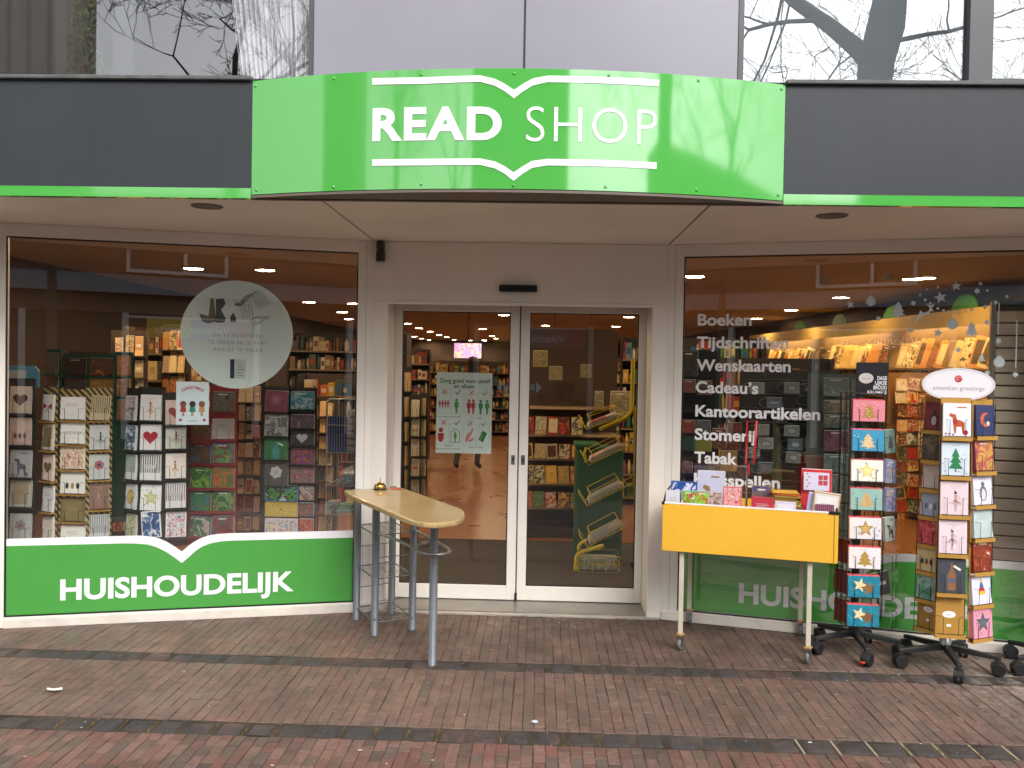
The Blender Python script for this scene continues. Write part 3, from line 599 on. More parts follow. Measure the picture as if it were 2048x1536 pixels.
L.new(g_.outputs['Position'], mp.inputs[0]); L.new(mp.outputs[0], t1.inputs[0]); L.new(t1.outputs[0], cr.inputs[0]); L.new(cr.outputs[0], bs.inputs['Base Color']); bs.inputs['Roughness'].default_value = .28; bs.inputs['Coat Weight'].default_value = .3
def off(p): return (p.x+.65, p.y+.95)
keys = [U(x, y, Z=TT) for x, y in ((688, 980), (801, 974), (915, 1014))]
kq = [off(k) for k in keys]; ol = [kq[0], kq[1]]
rnd = [off(U(x, y, Z=TT)) for x, y in ((918, 1015), (925, 1019), (929, 1024), (929, 1031), (924, 1036), (913, 1041), (895, 1044), (870, 1046), (846, 1045), (825, 1041), (808, 1035))]
ol += rnd+[off(U(706, 992, Z=TT)), off(U(694, 985, Z=TT))]
MB().prism(ol[::-1], TT-.028, TT, WOOD).build('table_top', tb, bevel=.008)
LEGS = [(-.99, -.49), (-.816, -.80), (-.795, -.335), (-.611, -.67), (-.411, -1.29)]
lg = MB().lathe([(.0235, 0), (.0245, .004), (.0225, .006), (.0225, TT-.028)], GREYMETAL, 20)
l0 = None
for x, y in LEGS:
    if l0 is None: l0 = lg.build('leg', tb, (x+.65, y+.95, 0))
    else: copy_to(l0, tb, (x+.65, y+.95, 0))
bolt = None
for x, y, zs in ((-.611, -.67, (.08, .34, .62)), (-.816, -.80, (.1, .36, .62, .76)), (-.411, -1.29, (.55,)), (-.795, -.335, (.62,))):
    for z in zs:
        P = (x+.65+.004, y+.95-.0225, z); 
        if bolt is None: bolt = MB().lathe([(.007, -.002), (.007, .002), (.004, .0045)], STEEL, 10).build('bolt', tb, P, (pi/2, 0, 0))
        else: copy_to(bolt, tb, P)
def lp(i, z, dx=0, dy=0): return (LEGS[i][0]+.65+dx, LEGS[i][1]+.95+dy, z)
for z in (.075, .335, .595):
    b = MB(); r = .0035; c4 = [0, 1, 3, 2]
    for k in range(4): b.tube([lp(c4[k], z), lp(c4[(k+1) % 4], z)], r*1.3, GREYMETAL, 6)
    for t in (.1, .2, .3, .4, .5, .6, .7, .8, .9):
        a = V(lp(0, z+.006)).lerp(V(lp(1, z+.006)), t); c = V(lp(2, z+.006)).lerp(V(lp(3, z+.006)), t); b.tube([a, c], .0014, STEEL, 4)
    for t in (.25, .5, .75):
        a = V(lp(0, z+.003)).lerp(V(lp(2, z+.003)), t); c = V(lp(1, z+.003)).lerp(V(lp(3, z+.003)), t); b.tube([a, c], .0014, STEEL, 4)
    b.build('wire_shelf', tb)
for z in (.2, .46): 
    b = MB(); b.tube([lp(0, z), lp(2, z)], .003, GREYMETAL, 6); b.tube([lp(1, z), lp(3, z)], .003, GREYMETAL, 6); b.build('crossbar', tb)
b = MB(); 
for i, (a, c) in enumerate(((0, 1), (1, 3), (0, 2))):
    pa, pc = V(lp(a, TT-.075)), V(lp(c, TT-.075)); b.tube([pa, pc], .0018, WIRE, 4); b.tube([pa-V((0, 0, .02)), pc-V((0, 0, .02))], .0018, WIRE, 4)
    b.tube([pa.lerp(pc, k/24)+V((0, 0, -.02*(k % 2))) for k in range(25)], .0012, WIRE, 4)
b.build('basket_rim', tb)
b = MB(); z = .61
pp = [V(lp(1, z)), V(lp(1, z)).lerp(V((.02, -.42, z)), .5), V((-.03, -.30, z)), V((.12, -.395, z)), V((.2, -.43, z)), V((.27, -.425, z)), V((.315, -.38, z)), V((.32, -.32, z)), V((.28, -.22, z)), V(lp(3, z)).lerp(V((.28, -.22, z)), .4), V(lp(3, z))]
pp = [V(lp(1, z)), V((-.0, -.06, z)), V((.09, -.2, z)), V((.14, -.3, z)), V((.17, -.36, z)), V((.215, -.4, z)), V((.27, -.405, z)), V((.315, -.375, z)), V((.325, -.32, z)), V((.3, -.24, z)), V((.2, -.02, z)), V(lp(3, z))]
b.tube(pp, .0085, STEEL, 8); b.build('foot_rail', tb)
bp_ = U(760, 979, Z=TT)
bl = thing('service_bell', 'small brass call bell standing on the wooden counter table', 'bell', (bp_.x, bp_.y, TT))
MB().lathe([(.042, 0), (.042, .005), (.036, .008)], BLACK, 24).build('base', bl); BR = mat('#c9a45a', .18, 1, noise=.05)
MB().lathe([(.036, .010), (.0365, .016), (.033, .028), (.024, .038), (.010, .044), (.004, .046)], BR, 24).build('dome', bl); MB().lathe([(.003, .044), (.003, .06), (.006, .062), (.006, .066), (.003, .068)], BR, 12).build('button', bl)
rp = U(781, 978, Z=TT)
o = MB().add([(-.04, -.012, .0015), (.035, -.02, .004), (.045, .012, .002), (-.02, .02, .005), (0, 0, .009)], [(0, 1, 4), (1, 2, 4), (2, 3, 4), (3, 0, 4)], mat('#d5402a', .5)).add([(-.04, -.012, .0015), (.035, -.02, .004), (.045, .012, .002), (-.02, .02, .005)], [(3, 2, 1, 0)], mat('#d5402a', .5)).build('red_tag', None, (rp.x+.03, rp.y, TT)); tag(o, 'crumpled red paper tag behind the bell on the counter table', 'paper tag')
# ------------------------------------------------------------------ generic cards
def person(b, x, z, h, y, m, c2=None, skirt=1):
    b.flat(circ(x, z+h*.9, h*.1, 10), y, c2 or m); b.flat([(x-h*.1, z+h*.78), (x+h*.1, z+h*.78), (x+h*.05, z+h*.5), (x+h*.25*skirt, z+h*.25), (x-h*.25*skirt, z+h*.25), (x-h*.05, z+h*.5)], y, m)
    b.flat([(x-h*.03, z), (x+h*.03, z), (x+h*.03, z+h*.26), (x-h*.03, z+h*.26)], y+.0001, c2 or m)
_pm = {}
def pmat(*cs, scale=22, dist=1.5):
    k = (cs, scale)
    if k in _pm: return _pm[k]
    m = bpy.data.materials.new('printed_picture'); m.use_nodes = True; N = m.node_tree.nodes; L = m.node_tree.links; _pm[k] = m
    tc = N.new('ShaderNodeTexCoord'); oi = N.new('ShaderNodeObjectInfo'); ad = N.new('ShaderNodeVectorMath'); ad.operation = 'ADD'; ml = N.new('ShaderNodeMath'); ml.operation = 'MULTIPLY'; ml.inputs[1].default_value = 17
    L.new(oi.outputs['Random'], ml.inputs[0]); L.new(tc.outputs['Object'], ad.inputs[0]); L.new(ml.outputs[0], ad.inputs[1])
    t = N.new('ShaderNodeTexNoise'); t.inputs['Scale'].default_value = scale; t.inputs['Detail'].default_value = 5; t.inputs['Roughness'].default_value = .7; t.inputs['Distortion'].default_value = dist
    cr = N.new('ShaderNodeValToRGB'); e = cr.color_ramp.elements; L.new(ad.outputs[0], t.inputs['Vector']); L.new(t.outputs[0], cr.inputs[0])
    while len(e) < 2*len(cs): e.new(.5)
    for i, c in enumerate(cs):
        a = .3+.4*i/len(cs); e[2*i].position = a+.015; e[2*i+1].position = a+.4/len(cs)-.005; e[2*i].color = e[2*i+1].color = lin(c)
    L.new(cr.outputs[0], N['Principled BSDF'].inputs['Base Color']); N['Principled BSDF'].inputs['Roughness'].default_value = .4; return m
def card_mesh(w_, h_, t, bg, motif, cols, border=None, rng=random, peek=0):
    b = MB(); m = mat(bg, .5, noise=.03, scale=10); b.box(-w_/2, w_/2, -t, 0, 0, h_, m)
    if t < .03: wm = mat('#e4e0da', .6); b.box(-w_/2+.003, w_/2+.002, .0006, .004, .002, h_+.003, wm); b.box(-w_/2+.001, w_/2-.003, .0045, .007, .0, h_-.003, m)
    y = -t-.0005; C = [mat(c, .5, noise=.03, scale=20) for c in cols if c[0] == '#']+[mat('#777777', .5)]*3
    if border: 
        e = .05*w_; mm = mat(border, .5, noise=0)
        for q in ((-w_/2, w_/2, 0, e), (-w_/2, w_/2, h_-e, h_), (-w_/2, -w_/2+e, e, h_-e), (w_/2-e, w_/2, e, h_-e)): b.flat([(q[0], q[2]), (q[1], q[2]), (q[1], q[3]), (q[0], q[3])], y, mm)
        y -= .0002
    def T(s, x0, x1, z, cap, m, bo=.0): b.text(s, x0*w_/2, x1*w_/2, z*h_, cap*h_, y-.0002, m, bo)
    def scribble(z, n_=1, x0=-.6, x1=.6, m=None, th=.012):
        for i in range(n_):
            xa = x0+rng.uniform(0, .1); xb = x1-rng.uniform(0, .2); b.flat([(xa*w_/2, (z-.06*i)*h_), (xb*w_/2, (z-.06*i)*h_), (xb*w_/2, (z-.06*i+th)*h_), (xa*w_/2, (z-.06*i+th)*h_)], y-.0001, m or C[0])
    cx, s = 0, min(w_, h_)
    if motif == 'tree': scribble(.9, 1, -.35, .3, mat('#9aa0a8', .5)); [b.flat(circ(rng.uniform(-.46, .46)*w_, rng.uniform(.06, .94)*h_, s*rng.uniform(.01, .03), 6), y, C[1]) for _ in range(16)]; y -= .0002; b.flat(tree2(0, h_*.12, w_*.5 if w_ < h_ else h_*.7, h_*.72), y, C[0]); [b.flat(circ(rng.uniform(-.08, .08)*w_, h_*(.25+.12*i), s*.025, 8), y-.0002, C[1]) for i in range(4)]
    elif motif == 'star': [b.flat(circ(rng.uniform(-.46, .46)*w_, rng.uniform(.06, .94)*h_, s*rng.uniform(.012, .05), 6), y, pmat(cols[0], '#7fa8b0', '#b5525a')) for _ in range(14)]; y -= .0002; b.flat(star(0, h_*.5, s*.4), y, C[0]); b.flat(star(0, h_*.5, s*.25), y-.0002, C[1])
    elif motif == 'twostars': b.flat([(-w_*.49, 0), (w_*.49, 0), (w_*.49, h_*.98), (-w_*.49, h_*.98)], y, pmat(bg, '#1a6f8a', bg, '#3fa0b0', scale=60)); y -= .0003; b.flat(star(-.12*w_, h_*.58, s*.34, a0=1.3), y, C[0]); b.flat(star(.14*w_, h_*.45, s*.36, a0=1.8), y-.0002, C[1])
    elif motif == 'bow':
        b.flat([(0, .55*h_), (-.45*w_, .68*h_), (-.42*w_, .42*h_)], y, C[0]); b.flat([(0, .55*h_), (.45*w_, .42*h_), (.42*w_, .68*h_)], y, C[0]); b.flat([(0, .55*h_), (-.2*w_, .3*h_), (-.08*w_, .33*h_)], y, C[0]); b.flat([(0, .55*h_), (.08*w_, .33*h_), (.2*w_, .3*h_)], y, C[0])
    elif motif == 'heart':
        b.flat([(s*.36*(16*sin(a)**3)/16, h_*.52+s*.34*(13*cos(a)-5*cos(2*a)-2*cos(3*a)-cos(4*a))/16) for a in [2*pi*i/28 for i in range(28)]][::-1], y, C[0])
    elif motif == 'flower':
        for i in range(6): a = i*pi/3+.3; b.flat(circ(s*.16*cos(a), h_*.58+s*.16*sin(a), s*.11, 10), y-.0001*i, C[0])
        b.flat(circ(0, h_*.58, s*.09, 10), y-.0009, C[1]); b.flat([(-.01*w_, .08*h_), (.01*w_, .08*h_), (.01*w_, .42*h_), (-.01*w_, .42*h_)], y, C[2])
    elif motif == 'text': scribble(.72, 3); scribble(.2, 1, -.3, .3)
    elif motif == 'letters': T(cols[-1], -.7, .7, .45, .16, C[0], .01); scribble(.25, 1)
    elif motif == 'figure':
        xo = rng.uniform(-.06, .06)*w_; b.flat(circ(xo, h_*.66, s*.055, 10), y, C[0]); b.flat(circ(xo-.02*w_, h_*.715, s*.03, 8), y-.0001, C[0]); b.flat([(xo-.05*w_, h_*.6), (xo+.06*w_, h_*.6), (xo+.035*w_, h_*.46), (xo-.035*w_, h_*.46)], y-.0002, C[1])
        for k in range(9): a = (k-4)*.22+rng.uniform(-.08, .08); L_ = h_*rng.uniform(.17, .24); b.tube([(xo, y, h_*.47), (xo+sin(a)*L_, y, h_*.47-cos(a)*L_)], .0011, C[k % 2], 4)
        for k in (-1, 1): b.tube([(xo+.015*w_*k, y, h_*.3), (xo+.03*w_*k, y, h_*.1)], .001, C[0], 4)
        b.tube([(xo+.05*w_, y, h_*.59), (xo+.16*w_, y, h_*.52), (xo+.06*w_, y, h_*.47)], .001, C[0], 4); scribble(.86, 1, -.4, .55, mat('#b5a5a5', .5)); scribble(.8, 1, -.2, .3, mat('#b5a5a5', .5))
    elif motif == 'penguin':
        b.flat(circ(0, h_*.36, s*.2, 14, s*.3), y, C[0]); b.flat(circ(0, h_*.33, s*.13, 14, s*.22), y-.0002, C[1]); b.flat(circ(0, h_*.66, s*.1, 10), y, C[0]); scribble(.88, 2, -.4, .4)
    elif motif == 'bottle':
        b.flat([(-.14*w_, .08*h_), (.14*w_, .08*h_), (.16*w_, .5*h_), (.09*w_, .66*h_), (.04*w_, .72*h_), (.04*w_, .88*h_), (-.04*w_, .88*h_), (-.04*w_, .72*h_), (-.09*w_, .66*h_), (-.16*w_, .5*h_)], y, C[0]); b.flat([(-.15*w_, .3*h_), (.15*w_, .3*h_), (.15*w_, .44*h_), (-.15*w_, .44*h_)], y-.0002, C[1]); b.flat([(.05*w_, .78*h_), (.3*w_, .66*h_), (.34*w_, .72*h_), (.09*w_, .84*h_)], y-.0003, mat('#e8e2d0', .5, noise=0))
    elif motif == 'moon':
        b.flat([(.0+s*.28*cos(a), h_*.52+s*.28*sin(a)) for a in [R(60)+R(240)*i/16 for i in range(17)]]+[(s*.1+s*.2*cos(a), h_*.52+s*.22*sin(a)) for a in [R(285)-R(210)*i/14 for i in range(15)]], y, C[0]); b.flat(circ(s*.12, h_*.4, s*.09, 10), y-.0002, C[1])
    elif motif == 'animal':
        b.flat([(-.1*w_, .1*h_), (-.04*w_, .1*h_), (-.02*w_, .3*h_), (.16*w_, .3*h_), (.2*w_, .1*h_), (.26*w_, .1*h_), (.28*w_, .42*h_), (.1*w_, .5*h_), (-.0*w_, .5*h_), (-.05*w_, .66*h_), (-.25*w_, .7*h_), (-.3*w_, .62*h_), (-.16*w_, .56*h_), (-.14*w_, .35*h_)], y, C[0]); b.flat(circ(.3*w_, .13*h_, s*.1, 10), y-.0002, C[1]); b.flat([(-.14*w_, .36*h_), (.02*w_, .36*h_), (.0, .52*h_), (-.16*w_, .5*h_)], y-.0003, C[1]); scribble(.86, 1, -.1, .7, C[0], .035); [b.flat(circ((-.4+.13*k)*w_, rng.uniform(.05, .1)*h_, s*.04, 7), y-.0002, pmat('#3a5a3a', '#8a3a2c')) for k in range(3)]
    elif motif == 'penguins': 
        for i in range(3): b.flat(circ((-.22+.22*i)*w_, h_*.35, s*.08, 10, s*.14), y, C[i % 2])
    elif motif == 'candle': b.flat([(-.16*w_, .3*h_), (.16*w_, .3*h_), (.2*w_, .42*h_), (-.2*w_, .42*h_)], y, C[0]); b.flat([(-.18*w_, .42*h_), (.18*w_, .42*h_), (.1*w_, .55*h_), (-.1*w_, .55*h_)], y-.0001, C[1]); b.flat([(-.12*w_, .55*h_), (.12*w_, .55*h_), (.04*w_, .72*h_), (-.04*w_, .72*h_)], y-.0002, C[2]); b.flat(circ(0, .76*h_, s*.07, 10), y-.0003, C[0])
    elif motif == 'dots':
        e_ = .05*s; b.flat([(-w_/2+e_, e_), (w_/2-e_, e_), (w_/2-e_, h_-e_), (-w_/2+e_, h_-e_)], y, pmat(bg, cols[0], bg, cols[-1], bg, scale=6/s, dist=.2)); y -= .0003
        for i in range(6):
            b.flat(circ(rng.uniform(-.38, .38)*w_, rng.uniform(.12, .88)*h_, s*rng.uniform(.03, .08), 8), y-.0001*i, C[i % len(cols)])
    elif motif == 'stripes':
        for i in range(9): a = -.5+i/9+.02; b.flat([(a*w_, .3*h_), ((a+.05)*w_, .3*h_), ((a+.05)*w_, .97*h_), (a*w_, .97*h_)], y, C[0])
        b.flat([(-.3*w_, .45*h_), (.3*w_, .45*h_), (.3*w_, .6*h_), (-.3*w_, .6*h_)], y-.0002, C[1])
    elif motif == 'frame': b.flat([(-.38*w_, .12*h_), (.38*w_, .12*h_), (.38*w_, .88*h_), (-.38*w_, .88*h_)], y, C[0]); scribble(.6, 3, -.4, .4, C[1])
    elif motif == 'photo':
        e_ = .04*s; b.flat([(-w_/2+e_, e_), (w_/2-e_, e_), (w_/2-e_, h_-e_), (-w_/2+e_, h_-e_)], y, pmat(bg, *[c for c in cols if c[0] == '#'], scale=.16*22/s*.45)); y -= .0003
        if rng.random() < .5: scribble(.86, 1, -.5, .5, mat('#d8d2c4', .5), .05)
        return b
        b.flat([(-.46*w_, .04*h_), (.46*w_, .04*h_), (.46*w_, .45*h_), (.1*w_, .52*h_), (-.2*w_, .4*h_), (-.46*w_, .5*h_)], y, C[0])
        for i in range(7): b.flat(circ(rng.uniform(-.34, .34)*w_, rng.uniform(.2, .75)*h_, s*rng.uniform(.06, .15), 9, s*rng.uniform(.05, .16)), y-.0002-.0001*i, C[1+i % 2])
    elif motif == 'oval': b.flat(circ(0, h_*.62, w_*.27, 18, w_*.15), y, C[0]); b.flat([(-.1*w_, .3*h_), (.1*w_, .3*h_), (.1*w_, .36*h_), (-.1*w_, .36*h_)], y, C[0])
    elif motif == 'mug': b.flat(circ(0, h_*.5, w_*.33, 16, h_*.3), y, C[0]); b.flat(circ(0, h_*.5, w_*.26, 16, h_*.2), y-.0002, C[1])
    return b
def place_card(name, label, cat, group, P, ang, w_, h_, t, bg, motif, cols, tilt=.1, roll=0, border=None):
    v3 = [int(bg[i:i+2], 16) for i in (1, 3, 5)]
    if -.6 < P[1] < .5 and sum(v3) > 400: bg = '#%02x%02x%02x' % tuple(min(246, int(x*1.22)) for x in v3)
    o = card_mesh(w_, h_, t, bg, motif, cols, border).build(name, None, P, (-tilt, roll, ang)); return tag(o, label, cat, group)
ORD = ['top', 'second', 'third', 'fourth', 'fifth', 'sixth', 'seventh', 'eighth', 'ninth']
def pocket(parent, X, Y, Z, ang, w_, h_, m=WIRE, dpt=.03):
    key = (round(w_, 3), round(h_, 3), m.name, dpt)
    if key not in _pk:
        b = MB(); r = .0016
        for s in (-1, 1): b.tube([(s*w_/2, 0, h_), (s*w_*.28, -dpt, h_), (s*w_*.28, -dpt, 0), (s*w_*.28, 0, -.004)], r, m, 5)
        b.tube([(-w_/2, -dpt, .004), (w_/2, -dpt, .004)], r, m, 5); _pk[key] = b.build('wire_pocket', parent, (X, Y, Z), (0, 0, ang)); return
    copy_to(_pk[key], parent, (X, Y, Z), (0, 0, ang))
_pk = {}
def star_base(t, c, angs, zr, Lr, m, red=None):
    for a in angs:
        dx, dy = cos(R(a)), sin(R(a)); Xf = M.Translation((0, 0, 0)) @ M.Rotation(R(a), 4, 'Z')
        lgp = MB(); lgp.add([(.02, -.016, .095), (.02, .016, .095), (Lr, .012, .082), (Lr, -.012, .082), (.02, -.016, .13), (.02, .016, .13), (Lr, .012, .103), (Lr, -.012, .103)], [(3, 2, 1, 0), (4, 5, 6, 7), (0, 1, 5, 4), (2, 3, 7, 6), (1, 2, 6, 5), (3, 0, 4, 7)], m, X=Xf); lgp.build('leg', t, bevel=.003)
        sw = R(a)+random.uniform(-1.2, 1.2); X2 = M.Translation((dx*(Lr-.012), dy*(Lr-.012), 0)) @ M.Rotation(sw, 4, 'Z'); X3 = X2 @ M.Translation((.0, .012, .03)) @ M.Rotation(pi/2, 4, 'X')
        k = MB(); k.tube([(dx*(Lr-.012), dy*(Lr-.012), .05), (dx*(Lr-.012), dy*(Lr-.012), .09)], .006, STEEL, 8); hd = [(.037*cos(q), .006+.037*sin(q)) for q in [pi*i/10 for i in range(11)]]
        k.prism(hd, -.022, .022, m, X=X2 @ M.Translation((0, 0, .035)) @ M.Rotation(pi/2, 4, 'X')); k = k.build('caster', t)
        for zz in (-.009, .012+.009): 
            MB().lathe([(.03, -.009), (.035, -.005), (.035, .005), (.03, .009)], RUBBER, 18, X=X2 @ M.Translation((0, zz-.006, .035)) @ M.Rotation(pi/2, 4, 'X')).build('wheel', k)
        if red is not None and a == red: MB().cbox(.03, .055, -.012, .012, .022, .034, mat('#c23a24', .5), .003, X=X2).build('brake_pedal', k)
# ------------------------------------------------------------------ card spinner with black sign (local frame turned with the window)
H1 = V((1.97, -.87, 0)); r1 = thing('card_spinner', 'black wire card spinner with black sign on top, right of the yellow cart', 'card rack', H1)
star_base(r1, None, (-93, -21, 51, 123, 195), .12, .25, mat('#2b2c2e', .45), red=-93)
MB().lathe([(.022, .09), (.022, 1.5)], mat('#2b2c2e', .4), 14).build('post', r1)
MB().lathe([(.03, .1), (.03, .2)], mat('#2b2c2e', .4), 14).build('hub', r1)
YF1 = -.87-.15
def fr(px, py, Y): q = U(px, py, Y); return q
rows1 = [801, 860, 920, 977, 1035, 1094, 1151, 1209]
W1 = .172; xw = [fr(1734-5*0, y_, YF1) for y_ in rows1]
angF = R(-6); x1c = U(1731, 930, YF1).x; x1c = x1c
# cage: four upright wire ladders
zt1 = U(1735, 797, YF1).z+.03; zb1 = .19
corners = []
faces1 = [(angF, 'front', x1c-H1.x, YF1-H1.y, .176), (R(56), 'right', .125, -.045, .115), (R(-96), 'left', -.105, -.03, .15), (R(180), 'rear', .0, .09, .15)]
b_w = MB()
for an, nm, dx, dy, ww in faces1:
    X = M.Translation((dx, dy, 0)) @ M.Rotation(an, 4, 'Z')
    for k in (-1, 1):
        for q in (.5, .28): b_w.tube([X @ V((k*ww*q, .002, zb1)), X @ V((k*ww*q, .002, zt1))], .0022, WIRE, 5)
    for i in range(9): 
        z = zb1+(zt1-zb1)*i/8; b_w.tube([X @ V((-ww/2, .002, z)), X @ V((ww/2, .002, z))], .002, WIRE, 5)
        b_w.tube([X @ V((-ww/2, .002, z+.012)), V((0, 0, z+.012))], .0018, WIRE, 5); b_w.tube([X @ V((ww/2, .002, z+.012)), V((0, 0, z+.012))], .0018, WIRE, 5)
b_w.build('wire_frame', r1)
D1 = [('#d9808c', 'tree', ['#a8823a', '#efe3c0'], '#cf3f55', 'pink card with gold tree'), ('#2f8fb5', 'tree', ['#d9b98a', '#f4ead0'], '#d86a75', 'blue card with gold tree'), ('#e9e6da', 'star', ['#e0cc6a', '#f0e29a'], '#b02f38', 'white card with yellow star'), ('#8fb5ac', 'tree', ['#c9a46a', '#6d4a2a'], '#c94a4f', 'pale green card with wooden tree'),
      ('#dcd8dc', 'star', ['#a58040', '#c9a866'], '#d8525c', 'white card with gold star'), ('#e2dde0', 'tree', ['#a8883c', '#c9a866'], '#d8525c', 'white card with gold tree and pink edge'), ('#1f88a0', 'twostars', ['#e2cf9e', '#8a6238'], '#dd5a60', 'turquoise card with two gold stars'), ('#1f88a0', 'twostars', ['#e2cf9e', '#7a5430'], '#dd5a60', 'turquoise card with brown star')]
for i, (y_, (bg_, mo, co, bo, ds)) in enumerate(zip(rows1, D1)):
    px = 1734-(y_-801)/408*11.5+5; q = U(px-4, y_+43, YF1); pocket(r1, q.x-H1.x, q.y-H1.y+.002, q.z, angF, .172, .07)
    b = card_mesh(.168, .12, .022, bg_, mo, co, None); b.box(-.086, .086, .0005, .003, -.0, .128, mat(bo, .5)); b.box(-.084, .084, -.0215, -.0005, .1203, .124, mat(bo, .5))
    tag(b.build('card', None, (q.x, q.y-.003, q.z), (-.06, random.uniform(-.01, .02), angF)), f'{ds}, {ORD[i]} row, front of the black sign spinner', 'greeting card', 'christmas cards on the spinner with black sign')
D1R = [None, ('#6f8f86', 'tree', ['#3a3c38', '#d9b98a'], 'grey green card with dark tree', 860), ('#8f9fc4', 'photo', ['#b89a94', '#6a7fb0', '#c9c4c9'], 'pale blue tilted card', 922), ('#8796bd', 'photo', ['#b89a94', '#5f75aa', '#c9c4c9'], 'blue tilted card with pink houses', 980), ('#a7b2a8', 'animal', ['#2d3a36', '#b0555a'], 'grey card with dark drawing', 1038), None, None, None]
for i, d in enumerate(D1R):
    y_ = rows1[i]; q = U(1777, y_+46, -.93); pocket(r1, q.x-H1.x, q.y-H1.y, q.z, R(50), .11, .09)
    if d: place_card('card', f'{d[3]}, right side of the spinner with black sign', 'greeting card', 'christmas cards on the spinner with black sign', (q.x, q.y-.004, q.z), R(38), .1, .132, .012, d[0], d[1], d[2], .08, .14 if 'tilted' in d[3] else 0)
for i, (c_, y_) in enumerate((('#7a1a1c', 1085), ('#7a1a1c', 1146), ('#7a1a1c', 1205))):
    q = U(1684, y_+38, -.87); place_card('card', f'dark red card on the left side of the black sign spinner, {("upper", "middle", "lowest")[i]}', 'greeting card', 'christmas cards on the spinner with black sign', (q.x, q.y, q.z), R(-62), .1, .13, .015, c_, 'dots', ['#8f4a3a'], .05)
q = U(1774, 1190, -.8)
place_card('card', 'dark card leaning out low on the right of the black sign spinner', 'greeting card', 'christmas cards on the spinner with black sign', (q.x-.03, q.y, q.z), R(20), .12, .13, .006, '#4a4546', 'stripes', ['#5f5a5c', '#c9c9c9'], .1, -.12)
tp = U(1743, 790, -.9); sg = MB(); Xs = M.Translation((tp.x-H1.x, tp.y-H1.y, tp.z)) @ M.Rotation(R(-6), 4, 'Z'); SB = mat('#1c1a20', .4, noise=.05)
sg.cbox(-.088, .088, -.006, 0, 0, .185, SB, .002, X=Xs); sg = sg.build('top_sign', r1)
b = MB(); b.flat(circ(-.033, .095, .04, 20, .03), -.0068, mat('#d5cdc9', .5), X=Xs); b.text('loesje', -.055, -.012, .088, .012, -.0072, mat('#9a9090', .5, noise=0), 0, X=Xs)
for i, t in enumerate(('DAGE', 'LIJKSE', 'BROOD', 'KRUIMELS')):
    wd = (.052, .064, .072, .104)[i]; b.text(t, .08-wd, .08, .086-.0265*i, .0215, -.0068, VINYL, .02, X=Xs)
b.box(-.082, -.03, -.0068, -.0066, .008, .010, mat('#cfcfcf', .5), X=Xs); b.build('sign_lettering', sg)
# ------------------------------------------------------------------ card spinner with oval sign
H2 = V((2.39, -1.08, 0)); r2 = thing('card_spinner', 'ochre cardboard card spinner topped by a white oval sign, far right', 'card rack', H2)
star_base(r2, None, (-100, -28, 44, 116, 188), .12, .27, mat('#242424', .45))
MB().lathe([(.018, .11), (.018, .3)], STEEL, 14).build('post', r2); MB().lathe([(.03, .12), (.03, .165), (.02, .17)], mat('#b9b9b9', .4, .6), 14).build('hub', r2)
YF2 = -1.2; rows2 = [812, 890, 968, 1045, 1123, 1197]
angC, angR, angL = R(-8), R(24), R(-58)
def col2(nm, pxs, Yc, an, ww, hh, tops, items, e=.012):
    ks = []
    for i, (tp_, it) in enumerate(zip(tops, items)):
        k = (tp_-812)/460; px = pxs[0]*(1-k)+pxs[1]*k; q = U(px, tp_+hh*1.0*366*.94, Yc)
        bk = MB(); bk.box(-ww/2-e/2, ww/2+e/2, .0, .004, -.02, hh+.03, BROWNCARD); bk.box(-ww/2-e/2, ww/2+e/2, -.03, .0, -.022, -.019, BROWNCARD); bk.box(-ww/2-e/2, ww/2+e/2, -.032, -.03, -.022, .001, BROWNCARD)
        bk.build('card_tray', r2, (q.x-H2.x, q.y-H2.y, q.z), (-.03, 0, an)); pocket(r2, q.x-H2.x, q.y-H2.y, q.z, an, ww, hh*.52, WIRE, .034)
        if it:
            bg_, mo, co, ds, t = it
            place_card('card', f'{ds}, {nm} column of the oval sign spinner', 'greeting card', 'cards on the spinner with oval sign', (q.x-sin(an)*-.003, q.y-.003, q.z), an, ww, hh, t, bg_, mo, co, .05 if nm == 'middle' else .1, 0 if nm == 'middle' else random.uniform(-.03, .05))
        ks.append(q)
    return ks
kc = col2('middle', (1911, 1895), YF2, angC, .138, .178, rows2[:5]+[1205], [('#e6e4ee', 'animal', ['#b5552c', '#a02626'], 'white card with orange llama and red bauble', .02), ('#cfd9e6', 'tree', ['#1f7a4a', '#1f7a4a'], 'pale blue card with green tree', .018), ('#e3cdd3', 'figure', ['#4a4450', '#c98a80'], 'pink card with dancing girl', .02), ('#e3cfd6', 'figure', ['#5a5560', '#b08a84'], 'pink card with girl in wide skirt', .02), ('#3f434b', 'bottle', ['#8a5f3f', '#5a5d66'], 'charcoal card with bottle and paper tag', .02), None])
kr = col2('right', (1965, 1955), -1.17, angR, .138, .165, [815, 885, 952, 1018, 1085, 1150, 1217], [('#28305c', 'moon', ['#c25a3a', '#d9c4a8'], 'navy card with orange moon', .02), ('#7a2a48', 'photo', ['#b0524a', '#c99a4a', '#3f5a3a'], 'burgundy card with flowers', .02), ('#dcd9ea', 'penguin', ['#6a6a72', '#cfcfd6'], 'lilac card with grey penguin', .015), ('#b5c4c4', 'text', ['#8f9a98'], 'pale grey green card with lettering', .02), ('#8a3418', 'photo', ['#7a2c16', '#a04a28', '#d9d9d9'], 'rust brown card with white bird', .02), ('#d9d9ee', 'candle', ['#d9b23a', '#b02a3f', '#2a6fa0'], 'lilac card with coloured bobble hat', .02), ('#d98fa2', 'star', ['#3f4f55', '#5a6a6f'], 'pink card with dark star', .03)])
